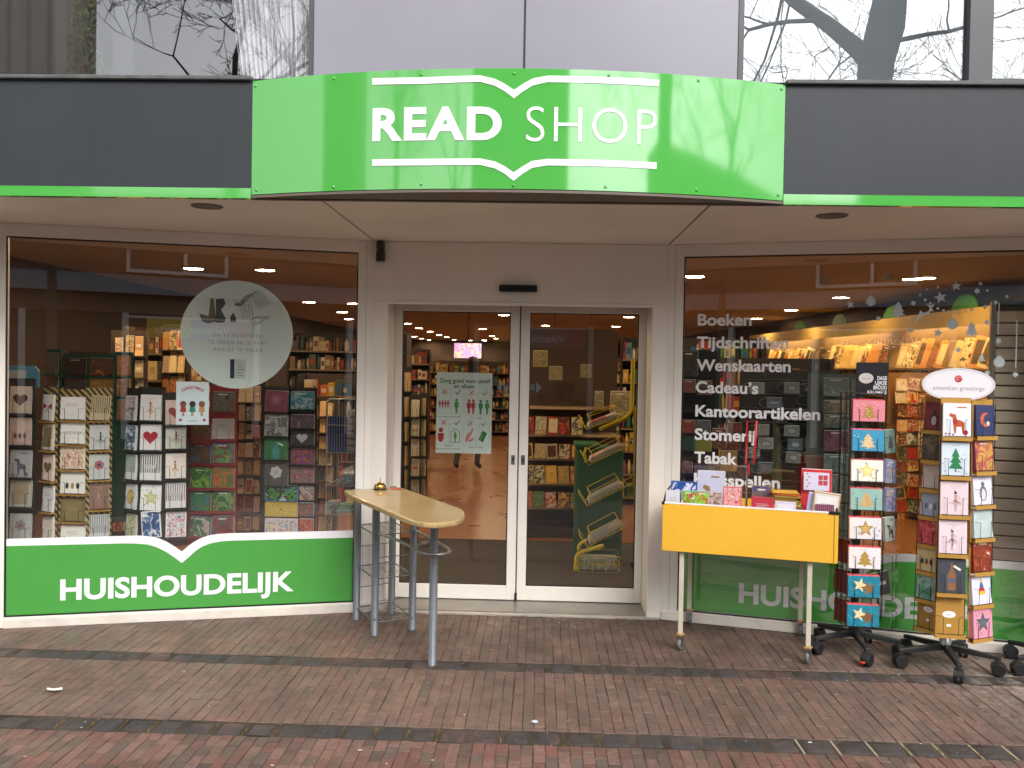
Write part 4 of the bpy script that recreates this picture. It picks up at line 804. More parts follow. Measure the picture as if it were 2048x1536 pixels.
kl = col2('left', (1870, 1852), -1.1, angL, .118, .152, [808, 868, 925, 980, 1036, 1090, 1146, 1203], [('#7a3038', 'penguin', ['#3a2c30', '#b8a8a8'], 'dark red card with small figure', .02), ('#3a3836', 'photo', ['#4a4238', '#6a5a3a', '#8a7a50'], 'black brown card with gold trees', .025), ('#c4b6ac', 'text', ['#b0a398'], 'plain beige card', .01), ('#9aa4b8', 'penguins', ['#5f6a7a', '#d9dde6'], 'blue grey card with pale figures', .02), ('#a8323f', 'dots', ['#8a2030', '#c9606a'], 'crimson card with dots', .03), ('#b8a57a', 'penguins', ['#3a2c1c', '#5a4228'], 'tan card with dark reindeer', .03), ('#3a6a58', 'photo', ['#5a8a6f', '#8fa8a0', '#2c4a40'], 'green card with pale leaves', .03), None])
for ks, an, nm in ((kc, angC, 'middle'), (kl, angL, 'left')):
    q = ks[-1]; b = MB(); ww = .13 if nm == 'middle' else .11; b.flat(circ(0, .1, ww*.26, 18, ww*.14), -.0007, VINYL); b2 = MB(); b2.flat([(-ww*.09, .035), (ww*.09, .035), (ww*.09, .048), (-ww*.09, .048)], -.0007, VINYL); b2.build('price_label', r2, (q.x-H2.x, q.y-H2.y, q.z), (-.03, 0, an))
    b.text('agc', -.014, .014, .095, .009, -.001, INKL, 0); b.build('tray_logo', r2, (q.x-H2.x, q.y-H2.y, q.z), (-.03, 0, an))
b = MB()
for ks in (kc, kr, kl):
    for i in range(len(ks)-1): pass
    t0 = ks[0]; t1 = ks[-1]
    for s in (-.07, .07): b.tube([(t0.x-H2.x+s, t0.y-H2.y+.01, t0.z+.17), (t1.x-H2.x+s, t1.y-H2.y+.01, t1.z-.02)], .0022, WIRE, 5)
for i in range(9): b.tube([(.12*cos(a*pi/4), .11*sin(a*pi/4)+.02, .22+i*.16) for a in range(8)], .002, WIRE, 5, closed=True)
for a in range(6): b.tube([(.1*cos(a*pi/3), .1*sin(a*pi/3)+.02, .2), (.1*cos(a*pi/3), .1*sin(a*pi/3)+.02, 1.5)], .002, WIRE, 5)
b.build('wire_frame', r2)
core = MB(); core.prism([(.085*cos(R(a)), .085*sin(R(a))+.02) for a in range(0, 360, 45)], .2, 1.5, mat('#4a3a22', .7)); core.build('core', r2)
oc = U(1916, 769, -1.17); ov = MB(); ov.flat(circ(0, 0, .180, 40, .088), -.006, mat('#e9e5ea', .35, noise=.02), .008); ov = ov.build('oval_sign', r2, (oc.x-H2.x, oc.y-H2.y, oc.z), (0, 0, R(-12)))
b = MB(); b.text('american greetings', -.125, .128, -.03, .021, -.0068, mat('#5a555e', .5, noise=0), -.012); b.flat(circ(.0, .03, .019, 16), -.0066, mat('#c4303a', .5))
for i in range(5): b.tube([(.0+.012*cos(a+i)*(1-.12*i), -.0072, .03+.012*sin(a+i)*(1-.12*i)) for a in (0, .5, 1, 1.5)], .0011, mat('#f0d8d8', .5, noise=0), 4)
rim = [(.172*cos(2*pi*i/48), -.0068, .081*sin(2*pi*i/48)) for i in range(48)]; b.tube(rim, .0008, mat('#8a868c', .5, noise=0), 4, closed=True); b.build('sign_lettering', ov)
MB().tube([(oc.x-H2.x, oc.y-H2.y+.02, oc.z-.16), (oc.x-H2.x, oc.y-H2.y+.012, oc.z-.05)], .006, WIRE, 6).build('sign_post', r2)
# third spinner base at the right edge of the picture
r3 = thing('card_spinner', 'black wheeled foot of another rack cut off by the right picture edge', 'card rack', (2.98, -1.12, 0))
star_base(r3, None, (180+15, 180+87, 180+159, 180+231, 180+303), .12, .27, mat('#242424', .45)); MB().lathe([(.018, .11), (.018, 1.45)], WIRE, 14).build('post', r3)
b = MB()
for s in (-1, 1): b.box(.02, .17, -.11 if s < 0 else .1, -.1 if s < 0 else .11, .3, 1.45, BROWNCARD)
b.build('rack_panel', r3)
# ------------------------------------------------------------------ yellow cart
CA = -A; co_ = V((1.3, -.7, 0)); ct = thing('book_cart', 'yellow panelled display cart on white legs with books and cards', 'cart', co_, CA)
YEL = mat('#ecb638', .45, noise=.06, scale=3, bump=.02); YELD = mat('#5f4a2a', .6, noise=.3, scale=60); LEGW = mat('#c9c0ad', .5, noise=.1, scale=6)
def cl(P): d = V(P)-co_; return (d.x*cos(CA)+d.y*sin(CA), -d.x*sin(CA)+d.y*cos(CA))
lgp = [cl((.969, -.918, 0)), cl((1.639, -1.098, 0)), cl((1.109, -.397, 0)), cl((1.75, -.58, 0))]
fy_ = (lgp[0][1]+lgp[1][1])/2-.03; by_ = fy_+.52
q0 = LU(1325, 1003, tuple(co_+V((-sin(CA)*fy_, cos(CA)*fy_, 0))), CA); q1 = LU(1675, 1130, tuple(co_+V((-sin(CA)*fy_, cos(CA)*fy_, 0))), CA); q2 = LU(1324, 1098, tuple(co_+V((-sin(CA)*fy_, cos(CA)*fy_, 0))), CA); q3 = LU(1677, 1030, tuple(co_+V((-sin(CA)*fy_, cos(CA)*fy_, 0))), CA)
x0, x1 = (q0[0]+q2[0])/2, (q1[0]+q3[0])/2; z0 = (q1[1]+q2[1])/2; z1 = (q0[1]+q3[1])/2; CZ0, CZ1 = z0, z1
MB().cbox(x0, x1, fy_-.012, fy_+.004, z0, z1, YEL, .003).build('front_panel', ct)
b = MB(); b.box(x0, x1, by_-.01, by_, z0+.02, z1-.02, YEL); b.box(x0, x0+.012, fy_+.005, by_-.011, z0+.02, z1, YEL); b.box(x1-.012, x1, fy_+.005, by_-.011, z0+.02, z1, YEL); b.build('side_panels', ct)
MB().box(x0+.013, x1-.013, fy_+.005, by_-.011, z0+.1, z0+.11, mat('#cfcac2', .6)).build('tray', ct)
b = MB(); b.box(x0+.005, x1-.03, fy_-.013, fy_+.006, z1, z1+.007, VINYL); b.build('top_rail', ct)
MB().box(x0-.004, x0+.012, fy_-.016, fy_+.012, z1-.006, z1+.008, BLACK).build('corner_cap', ct); MB().box(x1-.05, x1+.004, fy_-.016, fy_+.012, z1-.005, z1+.009, BLACK).build('corner_cap', ct)
b = MB()
for s, xx in ((0, x0+.006), (1, x1-.006)): b.tube([(xx, fy_, z1), (xx-.0, fy_+.12, z1+.05), (xx, by_-.02, z1+.06)], .006, BLACK, 6)
b.build('side_rail', ct)
MB().box(x1-.022, x1-.019, fy_-.0135, fy_-.012, z0+.002, z1-.002, mat('#8a6a20', .5)).build('panel_seam', ct)
b = MB()
for k in range(26):
    xx = random.uniform(x0+.05, x1-.05); zz = random.uniform(z0+.03, z1-.03); w2 = random.uniform(.002, .014); b.flat([(xx, zz), (xx+w2, zz+.001), (xx+w2*.8, zz+.0025), (xx+.001, zz+.002)], fy_-.0126, mat('#b5852a', .6) if k % 4 else YELD)
b.build('scuff', ct)
def cart_caster(lx, ly):
    Xc = M.Translation((lx, ly, 0)) @ M.Rotation(random.uniform(-.5, .5)+pi/2, 4, 'Z')
    k = MB(); k.cbox(-.02, .02, -.02, .02, .085, .098, mat('#b08a55', .6, noise=.2, scale=80), .003, X=Xc); k.box(-.016, .016, -.014, -.011, .02, .085, STEEL, X=Xc); k.box(-.016, .016, .011, .014, .02, .085, STEEL, X=Xc); k.box(-.016, .016, -.011, .011, .07, .085, STEEL, X=Xc); k.cbox(.012, .036, -.009, .009, .05, .056, STEEL, .002, X=Xc); k = k.build('caster', ct)
    MB().lathe([(.025, -.011), (.033, -.01), (.036, 0), (.033, .01), (.025, .011)], mat('#6e6f70', .5, noise=.2, scale=60), 20, X=Xc @ M.Translation((.006, 0, .036)) @ M.Rotation(pi/2, 4, 'X')).build('wheel', k)
for lx, ly in lgp:
    MB().cbox(lx-.013, lx+.013, ly-.013, ly+.013, .098, z0+.03, LEGW, .002).build('leg', ct); cart_caster(lx, ly)
# things in the cart
def CX(px, py, dy):      # local point on the cart plane dy behind the front panel
    o = co_+V((-sin(CA)*(fy_+dy), cos(CA)*(fy_+dy), 0)); lx, z = LU(px, py, tuple(o), CA); return lx, fy_+dy, z
def cw(lx, ly, z): return (co_.x+lx*cos(CA)-ly*sin(CA), co_.y+lx*sin(CA)+ly*cos(CA), z)
def K(name, label, cat, px0, py0, px1, py1, dy, t, bg_, mo, co, rise=0, tilt=.08, roll=0, border=None, extra=0, group='books and gifts in the yellow cart', bot=None):
    dy = max(dy, t+.03)
    a = CX(px0, py1, dy); c = CX(px1, py0, dy); w_ = c[0]-a[0]; h_ = c[2]-a[2]+extra; P = cw((a[0]+c[0])/2, fy_+dy, a[2]-extra)
    zb = max(P[2], CZ0+.11); h_ -= zb-P[2]; P = (P[0], P[1], zb)
    return tag(card_mesh(w_, h_, t, bg_, mo, co, border).build(name, None, P, (-tilt, roll, CA)), label, cat, group)
K('gift_box', 'blue box with white shape, back left of the yellow cart', 'box', 1344, 964, 1396, 1000, .25, .09, '#1d4a94', 'photo', ['#1d4a94', '#dcd9ea', '#2a5fa8'], extra=.1)
K('gift_box', 'small white box at the front left of the yellow cart', 'box', 1333, 981, 1361, 1004, .05, .05, '#cfcbd2', 'text', ['#8f8a92'], extra=.08)
K('card_pack', 'white card with brown animal drawing standing at the back of the cart', 'greeting card', 1394, 944, 1450, 1003, .22, .012, '#c4c3da', 'animal', ['#8f6f4a', '#a8925a'], extra=.08, tilt=.05)
K('card_pack', 'green and turquoise card pack lying in front of the cart', 'card pack', 1363, 982, 1391, 1005, .03, .03, '#7fb8a4', 'photo', ['#6fb52c', '#a03a2c', '#dfe6c4'], extra=.05)
K('card_pack', 'second green card pack beside the red dotted gift box', 'card pack', 1389, 983, 1419, 1007, .03, .03, '#8fc0b5', 'photo', ['#7fc23a', '#b0522c', '#e6e0c4'], extra=.05)
K('card_pack', 'pink and brown card pack left of the dotted gift box', 'card pack', 1416, 985, 1444, 1011, .06, .03, '#c9b0b4', 'photo', ['#b09a94', '#7a5a4a', '#d9c4c4'], extra=.05)
K('gift_box', 'white gift box with red dots and red side in the cart', 'box', 1447, 974, 1484, 1012, .05, .07, '#e3c4c0', 'dots', ['#c4303a', '#d96a70', '#b85a4a'], extra=.08, border='#c9404a')
K('book', 'brown book with dark pictures standing behind the red box', 'book', 1504, 973, 1545, 1000, .2, .03, '#8a6a4f', 'photo', ['#6f5a4a', '#3a4a8a', '#2c2a28'], extra=.1)
K('gift_box', 'dark grey and red flat box in the middle of the cart', 'box', 1503, 995, 1548, 1017, .05, .09, '#b02a3a', 'text', ['#d9d9d9'], extra=.06)
yz = CX(1575, 975, .16)
for i in range(8):
    P = CX(1540+i*2+(20 if i < 3 else 8), 978+i*4.2, .12); tag(MB().cbox(-.075+.004*i, .065+.003*i, -.05, .05, 0, .0098, mat(['#c9982c', '#b5562c', '#9a7a30', '#7a5f2c', '#a8862f', '#8a6a30', '#b59a4a', '#6f5a30'][i], .5), .002).build('book', None, cw(P[0]+.03, fy_+.12, CZ1+.082-.0118*i), (0, 0, CA+random.uniform(-.15, .15))), f'thin yellow brown book, {ORD[i]} of the stack in the middle of the cart', 'book', 'stacked thin books in the cart')
K('card_pack', 'pink and white card pack below the stack of thin books', 'card pack', 1550, 1004, 1592, 1021, .03, .04, '#cbc3d2', 'frame', ['#d9d4e0', '#c48a80'], extra=.06)
K('framed_picture', 'red framed white picture with red squares at the cart right end', 'picture', 1601, 941, 1664, 1024, .2, .02, '#c9303a', 'none', [], tilt=.06, extra=.06)
a = CX(1607, 979, .178); c = CX(1659, 946, .178); b = MB(); w2 = (c[0]-a[0])/2; b.flat([(-w2, 0), (w2, 0), (w2, c[2]-a[2]), (-w2, c[2]-a[2])], 0, mat('#d0ccde', .5))
for i in range(2):
    for j in range(2): b.flat([(.01+.026*i, .03+.03*j), (.033+.026*i, .03+.03*j), (.033+.026*i, .056+.03*j), (.01+.026*i, .056+.03*j)], -.0006, mat('#b8404a', .5))
for i in range(5): b.flat(circ(-.05+.012*(i % 2), .02+.018*i, .005, 6), -.0006, mat('#9a6a7a', .5))
tag(b.build('picture_sheet', None, cw((a[0]+c[0])/2, fy_+.167, a[2]), (-.06, 0, CA)), 'white printed sheet with four red squares on the red frame', 'print', 'books and gifts in the yellow cart')
K('card_box', 'cream and gold card box leaning at the right end of the cart', 'card box', 1622, 987, 1676, 1022, .06, .02, '#d6d0cc', 'frame', ['#e0dcd9', '#b05a5a'], extra=.05, roll=.1, border='#b5924a')
K('card_pack', 'lilac card leaning beside the cream and gold card box', 'greeting card', 1611, 985, 1624, 1016, .08, .012, '#b9b9de', 'none', [], extra=.05, roll=.12)
K('gift_box', 'dark purple box under the cream card box in the cart', 'box', 1630, 1010, 1668, 1028, .03, .02, '#6a2c4a', 'stripes', ['#8f5a72', '#6a2c4a'], extra=.03)
# sign holder: red frame on a stick
b_ = thing('price_holder', 'empty red frame on a thin stick standing up from the cart', 'sign holder', cw(*CX(1493, 1003, .12)[:2], CZ0+.11))
oo = CX(1493, 1003, .12); z00 = CZ0+.11
pA, pB = CX(1496, 938, .12), CX(1490, 838, .12); RF = mat('#b8242a', .4)
def rl(p): return (p[0]-oo[0])*cos(CA), (p[0]-oo[0])*sin(CA), p[2]-z00
MB().tube([(0, 0, 0), rl(CX(1494, 945, .12))], .006, STEEL, 8).build('stick', b_)
b = MB(); P4 = [rl(CX(*p, .12)) for p in ((1491, 928), (1508, 927), (1513, 842), (1495, 842))]
b.tube(P4, .0062, RF, 6, closed=True); b.tube([rl(CX(1497, 950, .12)), rl(CX(1497, 928, .12))], .007, RF, 6); b.build('frame', b_)
# ------------------------------------------------------------------ litter
def scrap(px, py, s, m, label, n_=7, cat='paper scrap', name='paper_scrap'):
    q = U(px, py, Z=.004); b = MB(); pts = [(s*random.uniform(.7, 1.1)*cos(2*pi*i/n_), s*.6*random.uniform(.7, 1.1)*sin(2*pi*i/n_), random.uniform(.001, .3*s)) for i in range(n_)]
    b.add([(0, 0, .25*s)]+pts, [(0, i+1, (i+1) % n_+1) for i in range(n_)], m); tag(b.build(name, None, (q.x, q.y, .003)), label, cat, None)
PW = mat('#e6e4e0', .7, noise=.03); scrap(109, 1381, .042, PW, 'torn white paper scrap on the brick pavement at the left', 9)
scrap(1069, 1444, .022, mat('#c4d0dc', .4, noise=.1, scale=60), 'crumpled bluish foil wrapper before the front cobble row', 8, 'wrapper', 'foil_wrapper')
for px, py, s, lb in ((1620, 1485, .012, 'small white scrap on the front cobble row, right of the middle'), (720, 1501, .014, 'small beige crumb in front of the table leg, bottom centre'), (983, 1300, .013, 'tiny orange cigarette stub on the bricks before the doors'), (1579, 1357, .007, 'tiny white crumb on the rear cobble row'), (1797, 1350, .010, 'small white paper strip near the spinner wheels'), (1118, 1245, .008, 'tiny white crumb at the door threshold'), (50, 1513, .010, 'tiny pale crumb at the bottom left corner'), (865, 1520, .008, 'tiny pale stub at the bottom edge of the picture'), (545, 1531, .01, 'small pale crumb at the bottom edge left of the middle'), (163, 1455, .008, 'tiny yellowish crumb on the front cobble row at left')):
    scrap(px, py, s, mat('#b07a4a' if 'orange' in lb else '#c9c4b8', .7), lb, 6, 'crumb', 'crumb')
b = MB()
for _ in range(260):
    x = random.uniform(-2.6, 2.7); y = random.uniform(-2.6, -.45); s = random.uniform(.001, .0035); b.box(x-s, x+s, y-s*.6, y+s*.6, 0, s*.5, random.choice((PALE, PW, mat('#8f8577', .8))))
tag(b.build('grit'), 'pale specks and crumbs scattered over the bricks', kind='stuff')
# ------------------------------------------------------------------ ceiling lamps
LAMP = mat('#ffdcae', .5, noise=0, emit=112); RIM = mat('#8a6f52', .5, noise=0)
lampm = None; lamps = []
lpx = [(387, 537), (530, 540), (618, 604), (708, 607), (684, 624), (698, 638), (815, 647), (838, 656), (860, 663), (879, 670), (894, 674), (908, 680), (815, 670), (829, 673), (843, 677), (858, 680), (964, 658), (984, 672), (992, 677), (946, 683), (968, 680), (975, 684), (1008, 630), (1258, 634), (1232, 653), (1217, 662.5), (1206, 669), (1091, 651), (1091, 660), (1091, 668), (1091, 674), (1256, 681), (1268, 676), (1389, 553), (1682, 595), (1582, 620), (1513, 637), (1826, 558), (1850, 556)]
for x, y in lpx:
    q = U(x, y, Z=2.592)
    if q.y > 26.5: q.y = 26
    if lampm is None:
        b = MB(); b.lathe([(.098, -.004), (.098, .004)], LAMP, 18); b.lathe([(.1, .0), (.118, -.008), (.12, .007)], RIM, 18); lampm = b.build('ceiling_light'); o = lampm
    else: o = link(lampm.copy())
    o.location = (q.x, q.y, 2.592); lamps.append((x, o))
for lo, hi, nm in ((0, 760, 'left window'), (760, 1045, 'left door'), (1045, 1320, 'right door'), (1320, 2048, 'right window')):
    gp_ = sorted([o for x_, o in lamps if lo <= x_ < hi], key=lambda o: o.location.y)
    for i, o in enumerate(gp_): tag(o, f'{ORDW[i]} nearest of the glowing round ceiling lamps seen through the {nm}', 'ceiling lamp', 'round lamps in the shop ceiling')
k_ = 0      # unseen lamps added to brighten the front of the shop, extending the visible rows
for x, y in ((-3.57, 1.0), (-2.82, 1.0), (1.85, 1.0), (4.1, 1.0), (-.56, 1.0), (-.56, 3.3), (-.56, 5.65), (-.56, 8.0), (1.85, 5.65), (1.85, 8.0), (-1.8, 1.0), (3.0, 1.0)):
    o = link(lampm.copy()); o.location = (x, y, 2.592); k_ += 1; tag(o, f'added ceiling lamp hidden above the window heads and door transom, {ORDW[k_-1]} from the street', 'ceiling lamp', 'round lamps in the shop ceiling')
# ------------------------------------------------------------------ card racks behind the left window
STR = bpy.data.materials.new('striped_card'); STR.use_nodes = True; N = STR.node_tree.nodes; L = STR.node_tree.links; g_ = N.new('ShaderNodeTexCoord'); wv = N.new('ShaderNodeTexWave'); wv.bands_direction = 'DIAGONAL'; wv.inputs['Scale'].default_value = 14
cr = N.new('ShaderNodeValToRGB'); cr.color_ramp.interpolation = 'CONSTANT'; cr.color_ramp.elements[0].color = lin('#2a2622'); cr.color_ramp.elements[1].position = .5; cr.color_ramp.elements[1].color = lin('#b39a5a')
L.new(g_.outputs['Object'], wv.inputs[0]); L.new(wv.outputs[0], cr.inputs[0]); L.new(cr.outputs[0], N['Principled BSDF'].inputs['Base Color'])
COLN = ['left', 'middle', 'right', 'far right']
def rack(name, label, rname, Yc, cols, board, foot=True, tray=WIRE, cat='card rack', grp=None, toph=.05, zbot=.42):
    cx = sum(c[0]+c[1] for c in cols)/len(cols)/2; base = U(cx, 900, Yc); t = thing(name, label, cat, (base.x, Yc, 0))
    MB().lathe([(.02, .03), (.02, 1.2)], WIRE, 10).build('post', t, (0, .12, 0)); MB().lathe([(.2, 0), (.2, .02), (.03, .03)], BLACK, 20).build('foot', t, (0, .12, 0))
    for ci, (x0, x1, tops, hp, an, items) in enumerate(cols):
        pts = []
        for ri, tp in enumerate(tops):
            k = (tp-900)/800*14*0; hh_ = hp[ri] if isinstance(hp, list) else hp
            a = U(x0, tp+hh_, Yc); c = U(x1, tp+hh_, Yc); e = U(x0, tp, Yc); ww = (c.x-a.x)/max(.5, cos(an)); h_ = e.z-a.z; mid = (a+c)/2
            P = (mid.x, Yc-.02+abs(an)*.05, a.z); pts.append((P, ww, h_))
            it = items[ri] if ri < len(items) else None
            if it is None: continue
            bg_, mo, co, ds = it[:4]; roll = it[4] if len(it) > 4 else random.uniform(-.02, .02)
            place_card('card', f'{ds}, {ORD[ri]} row, {COLN[ci] if len(cols) > 2 else (("left", "right")[ci] if len(cols) > 1 else "only")} column of the {rname}', 'greeting card', grp or f'cards in the {rname}', P, an, ww, h_, .012, bg_, mo, co, .07, roll)
            pocket(t, P[0]-base.x, P[1]-Yc-.0, P[2], an, ww*1.02, h_*.5, tray, .02)
        if pts:
            zt = max(p[0][2]+p[1+1] for p in pts)+toph; zb = min(min(p[0][2] for p in pts)-.06, zbot); wm = max(p[1] for p in pts); mp = pts[0][0]
            MB().box(-wm/2-.02, wm/2+.02, .012, .018, zb, zt, board, X=M.Translation((mp[0]-base.x, mp[1]-Yc, 0)) @ M.Rotation(an, 4, 'Z')).build('back_board', t)
            lg_ = MB()
            for P, ww, h_ in pts: lg_.box(-ww/2-.01, ww/2+.01, -.03, .01, P[2]-.012, P[2]-.004, board if board is not STR else BROWNCARD, X=M.Translation((P[0]-base.x, P[1]-Yc, 0)) @ M.Rotation(an, 4, 'Z'))
            lg_.build('ledge', t)
    return t
Wc = '#e6e3de'; DK = mat('#1f1d1c', .6); 
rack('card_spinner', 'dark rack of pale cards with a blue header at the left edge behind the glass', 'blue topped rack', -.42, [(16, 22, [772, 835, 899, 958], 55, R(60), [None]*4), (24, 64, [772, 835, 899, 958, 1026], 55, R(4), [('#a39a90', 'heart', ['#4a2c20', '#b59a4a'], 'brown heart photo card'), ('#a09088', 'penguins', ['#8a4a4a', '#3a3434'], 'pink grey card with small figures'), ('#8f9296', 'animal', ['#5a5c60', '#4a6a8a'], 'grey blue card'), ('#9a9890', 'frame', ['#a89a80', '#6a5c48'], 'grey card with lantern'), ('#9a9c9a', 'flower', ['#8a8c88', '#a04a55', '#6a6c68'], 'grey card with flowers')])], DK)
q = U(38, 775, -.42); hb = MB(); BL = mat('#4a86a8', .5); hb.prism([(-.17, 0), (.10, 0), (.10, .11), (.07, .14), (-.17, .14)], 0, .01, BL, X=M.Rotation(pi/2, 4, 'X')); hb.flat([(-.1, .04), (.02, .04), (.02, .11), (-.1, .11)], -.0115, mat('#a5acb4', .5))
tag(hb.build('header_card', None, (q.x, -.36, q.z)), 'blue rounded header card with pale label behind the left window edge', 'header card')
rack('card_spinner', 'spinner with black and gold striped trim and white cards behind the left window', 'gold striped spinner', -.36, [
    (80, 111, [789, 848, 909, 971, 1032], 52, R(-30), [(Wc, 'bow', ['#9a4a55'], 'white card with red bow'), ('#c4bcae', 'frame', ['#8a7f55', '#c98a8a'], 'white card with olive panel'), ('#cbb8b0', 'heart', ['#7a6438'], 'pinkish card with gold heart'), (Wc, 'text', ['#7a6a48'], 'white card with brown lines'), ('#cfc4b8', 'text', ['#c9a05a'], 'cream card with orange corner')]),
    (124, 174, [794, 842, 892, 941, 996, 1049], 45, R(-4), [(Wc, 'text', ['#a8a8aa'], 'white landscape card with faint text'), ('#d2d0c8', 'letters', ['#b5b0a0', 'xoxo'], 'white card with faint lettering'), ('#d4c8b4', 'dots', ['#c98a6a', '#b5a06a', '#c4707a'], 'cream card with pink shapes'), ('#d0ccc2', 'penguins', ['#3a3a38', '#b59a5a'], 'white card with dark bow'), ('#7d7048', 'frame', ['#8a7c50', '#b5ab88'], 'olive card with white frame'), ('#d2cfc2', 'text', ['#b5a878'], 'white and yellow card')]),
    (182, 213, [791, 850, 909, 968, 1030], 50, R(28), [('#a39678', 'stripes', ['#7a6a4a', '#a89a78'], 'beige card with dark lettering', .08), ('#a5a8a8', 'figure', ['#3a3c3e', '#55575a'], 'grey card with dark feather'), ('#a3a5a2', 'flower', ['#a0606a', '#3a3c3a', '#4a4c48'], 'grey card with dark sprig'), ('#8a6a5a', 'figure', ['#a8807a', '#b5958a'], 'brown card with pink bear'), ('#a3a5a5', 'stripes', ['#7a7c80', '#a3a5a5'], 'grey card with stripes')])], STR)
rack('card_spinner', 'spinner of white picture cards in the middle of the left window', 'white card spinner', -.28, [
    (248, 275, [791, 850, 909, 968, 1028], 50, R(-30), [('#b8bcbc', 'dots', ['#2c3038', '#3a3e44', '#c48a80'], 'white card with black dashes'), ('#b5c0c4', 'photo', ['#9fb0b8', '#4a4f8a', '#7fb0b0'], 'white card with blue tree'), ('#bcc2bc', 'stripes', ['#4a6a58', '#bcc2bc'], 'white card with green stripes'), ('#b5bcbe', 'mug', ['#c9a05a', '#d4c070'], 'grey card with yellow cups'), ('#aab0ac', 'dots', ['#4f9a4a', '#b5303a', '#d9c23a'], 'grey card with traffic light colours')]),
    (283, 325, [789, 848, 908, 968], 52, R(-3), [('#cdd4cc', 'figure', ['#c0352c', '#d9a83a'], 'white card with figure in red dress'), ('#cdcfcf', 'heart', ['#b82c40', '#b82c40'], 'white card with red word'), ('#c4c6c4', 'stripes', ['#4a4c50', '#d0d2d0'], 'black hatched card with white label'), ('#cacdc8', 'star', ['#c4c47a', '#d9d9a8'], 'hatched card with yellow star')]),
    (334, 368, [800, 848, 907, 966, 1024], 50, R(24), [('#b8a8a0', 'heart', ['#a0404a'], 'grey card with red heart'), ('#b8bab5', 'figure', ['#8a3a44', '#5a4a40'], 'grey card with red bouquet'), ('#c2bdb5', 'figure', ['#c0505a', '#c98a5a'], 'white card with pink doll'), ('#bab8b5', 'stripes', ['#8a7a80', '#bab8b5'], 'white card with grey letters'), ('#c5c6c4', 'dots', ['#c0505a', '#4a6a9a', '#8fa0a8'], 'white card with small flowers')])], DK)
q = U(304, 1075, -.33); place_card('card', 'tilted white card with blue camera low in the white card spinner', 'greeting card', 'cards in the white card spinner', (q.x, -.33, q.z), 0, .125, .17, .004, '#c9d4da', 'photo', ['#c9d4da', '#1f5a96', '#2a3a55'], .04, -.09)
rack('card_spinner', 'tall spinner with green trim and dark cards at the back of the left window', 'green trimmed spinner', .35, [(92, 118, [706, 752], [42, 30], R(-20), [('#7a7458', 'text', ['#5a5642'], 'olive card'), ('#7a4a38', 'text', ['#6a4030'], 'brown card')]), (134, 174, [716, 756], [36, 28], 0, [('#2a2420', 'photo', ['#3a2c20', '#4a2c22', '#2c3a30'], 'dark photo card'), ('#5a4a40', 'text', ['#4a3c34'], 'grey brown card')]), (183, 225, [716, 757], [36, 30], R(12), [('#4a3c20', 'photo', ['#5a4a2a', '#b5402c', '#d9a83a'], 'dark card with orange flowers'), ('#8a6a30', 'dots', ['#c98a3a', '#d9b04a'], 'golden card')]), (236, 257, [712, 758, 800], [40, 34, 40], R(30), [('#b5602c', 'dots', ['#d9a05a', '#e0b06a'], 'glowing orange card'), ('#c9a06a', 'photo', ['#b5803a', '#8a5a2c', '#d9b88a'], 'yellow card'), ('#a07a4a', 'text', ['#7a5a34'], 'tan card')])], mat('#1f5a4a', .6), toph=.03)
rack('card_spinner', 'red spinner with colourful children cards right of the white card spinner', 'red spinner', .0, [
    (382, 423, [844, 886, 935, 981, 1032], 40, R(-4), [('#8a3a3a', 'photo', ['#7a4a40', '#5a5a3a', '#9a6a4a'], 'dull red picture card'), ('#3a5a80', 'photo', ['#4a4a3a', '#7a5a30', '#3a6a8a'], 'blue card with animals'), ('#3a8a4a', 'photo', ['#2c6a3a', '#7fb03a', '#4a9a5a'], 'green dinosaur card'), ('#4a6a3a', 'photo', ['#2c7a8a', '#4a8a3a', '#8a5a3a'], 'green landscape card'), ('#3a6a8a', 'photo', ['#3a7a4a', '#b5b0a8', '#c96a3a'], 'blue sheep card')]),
    (427, 468, [784, 838, 886, 935, 981, 1032], 40, R(8), [('#4a4844', 'photo', ['#5a5a50', '#6a6a60', '#3a3834'], 'grey photo card'), ('#8a8684', 'text', ['#5a5250'], 'grey white card'), ('#3a5a8a', 'photo', ['#7a3a3a', '#4a8a5a', '#c9a04a'], 'blue red picture card'), ('#7a5a3a', 'photo', ['#4a7a3a', '#b5602c', '#8a4a2c'], 'brown green picture card'), ('#3a6a4a', 'photo', ['#2c5a3a', '#7a9a5a', '#5a4a3a'], 'green picture card'), ('#6a6664', 'photo', ['#4a4644', '#8a2c2c', '#3a3634'], 'dark photo card')])], mat('#9a2a2c', .55), tray=mat('#b0502c', .5))
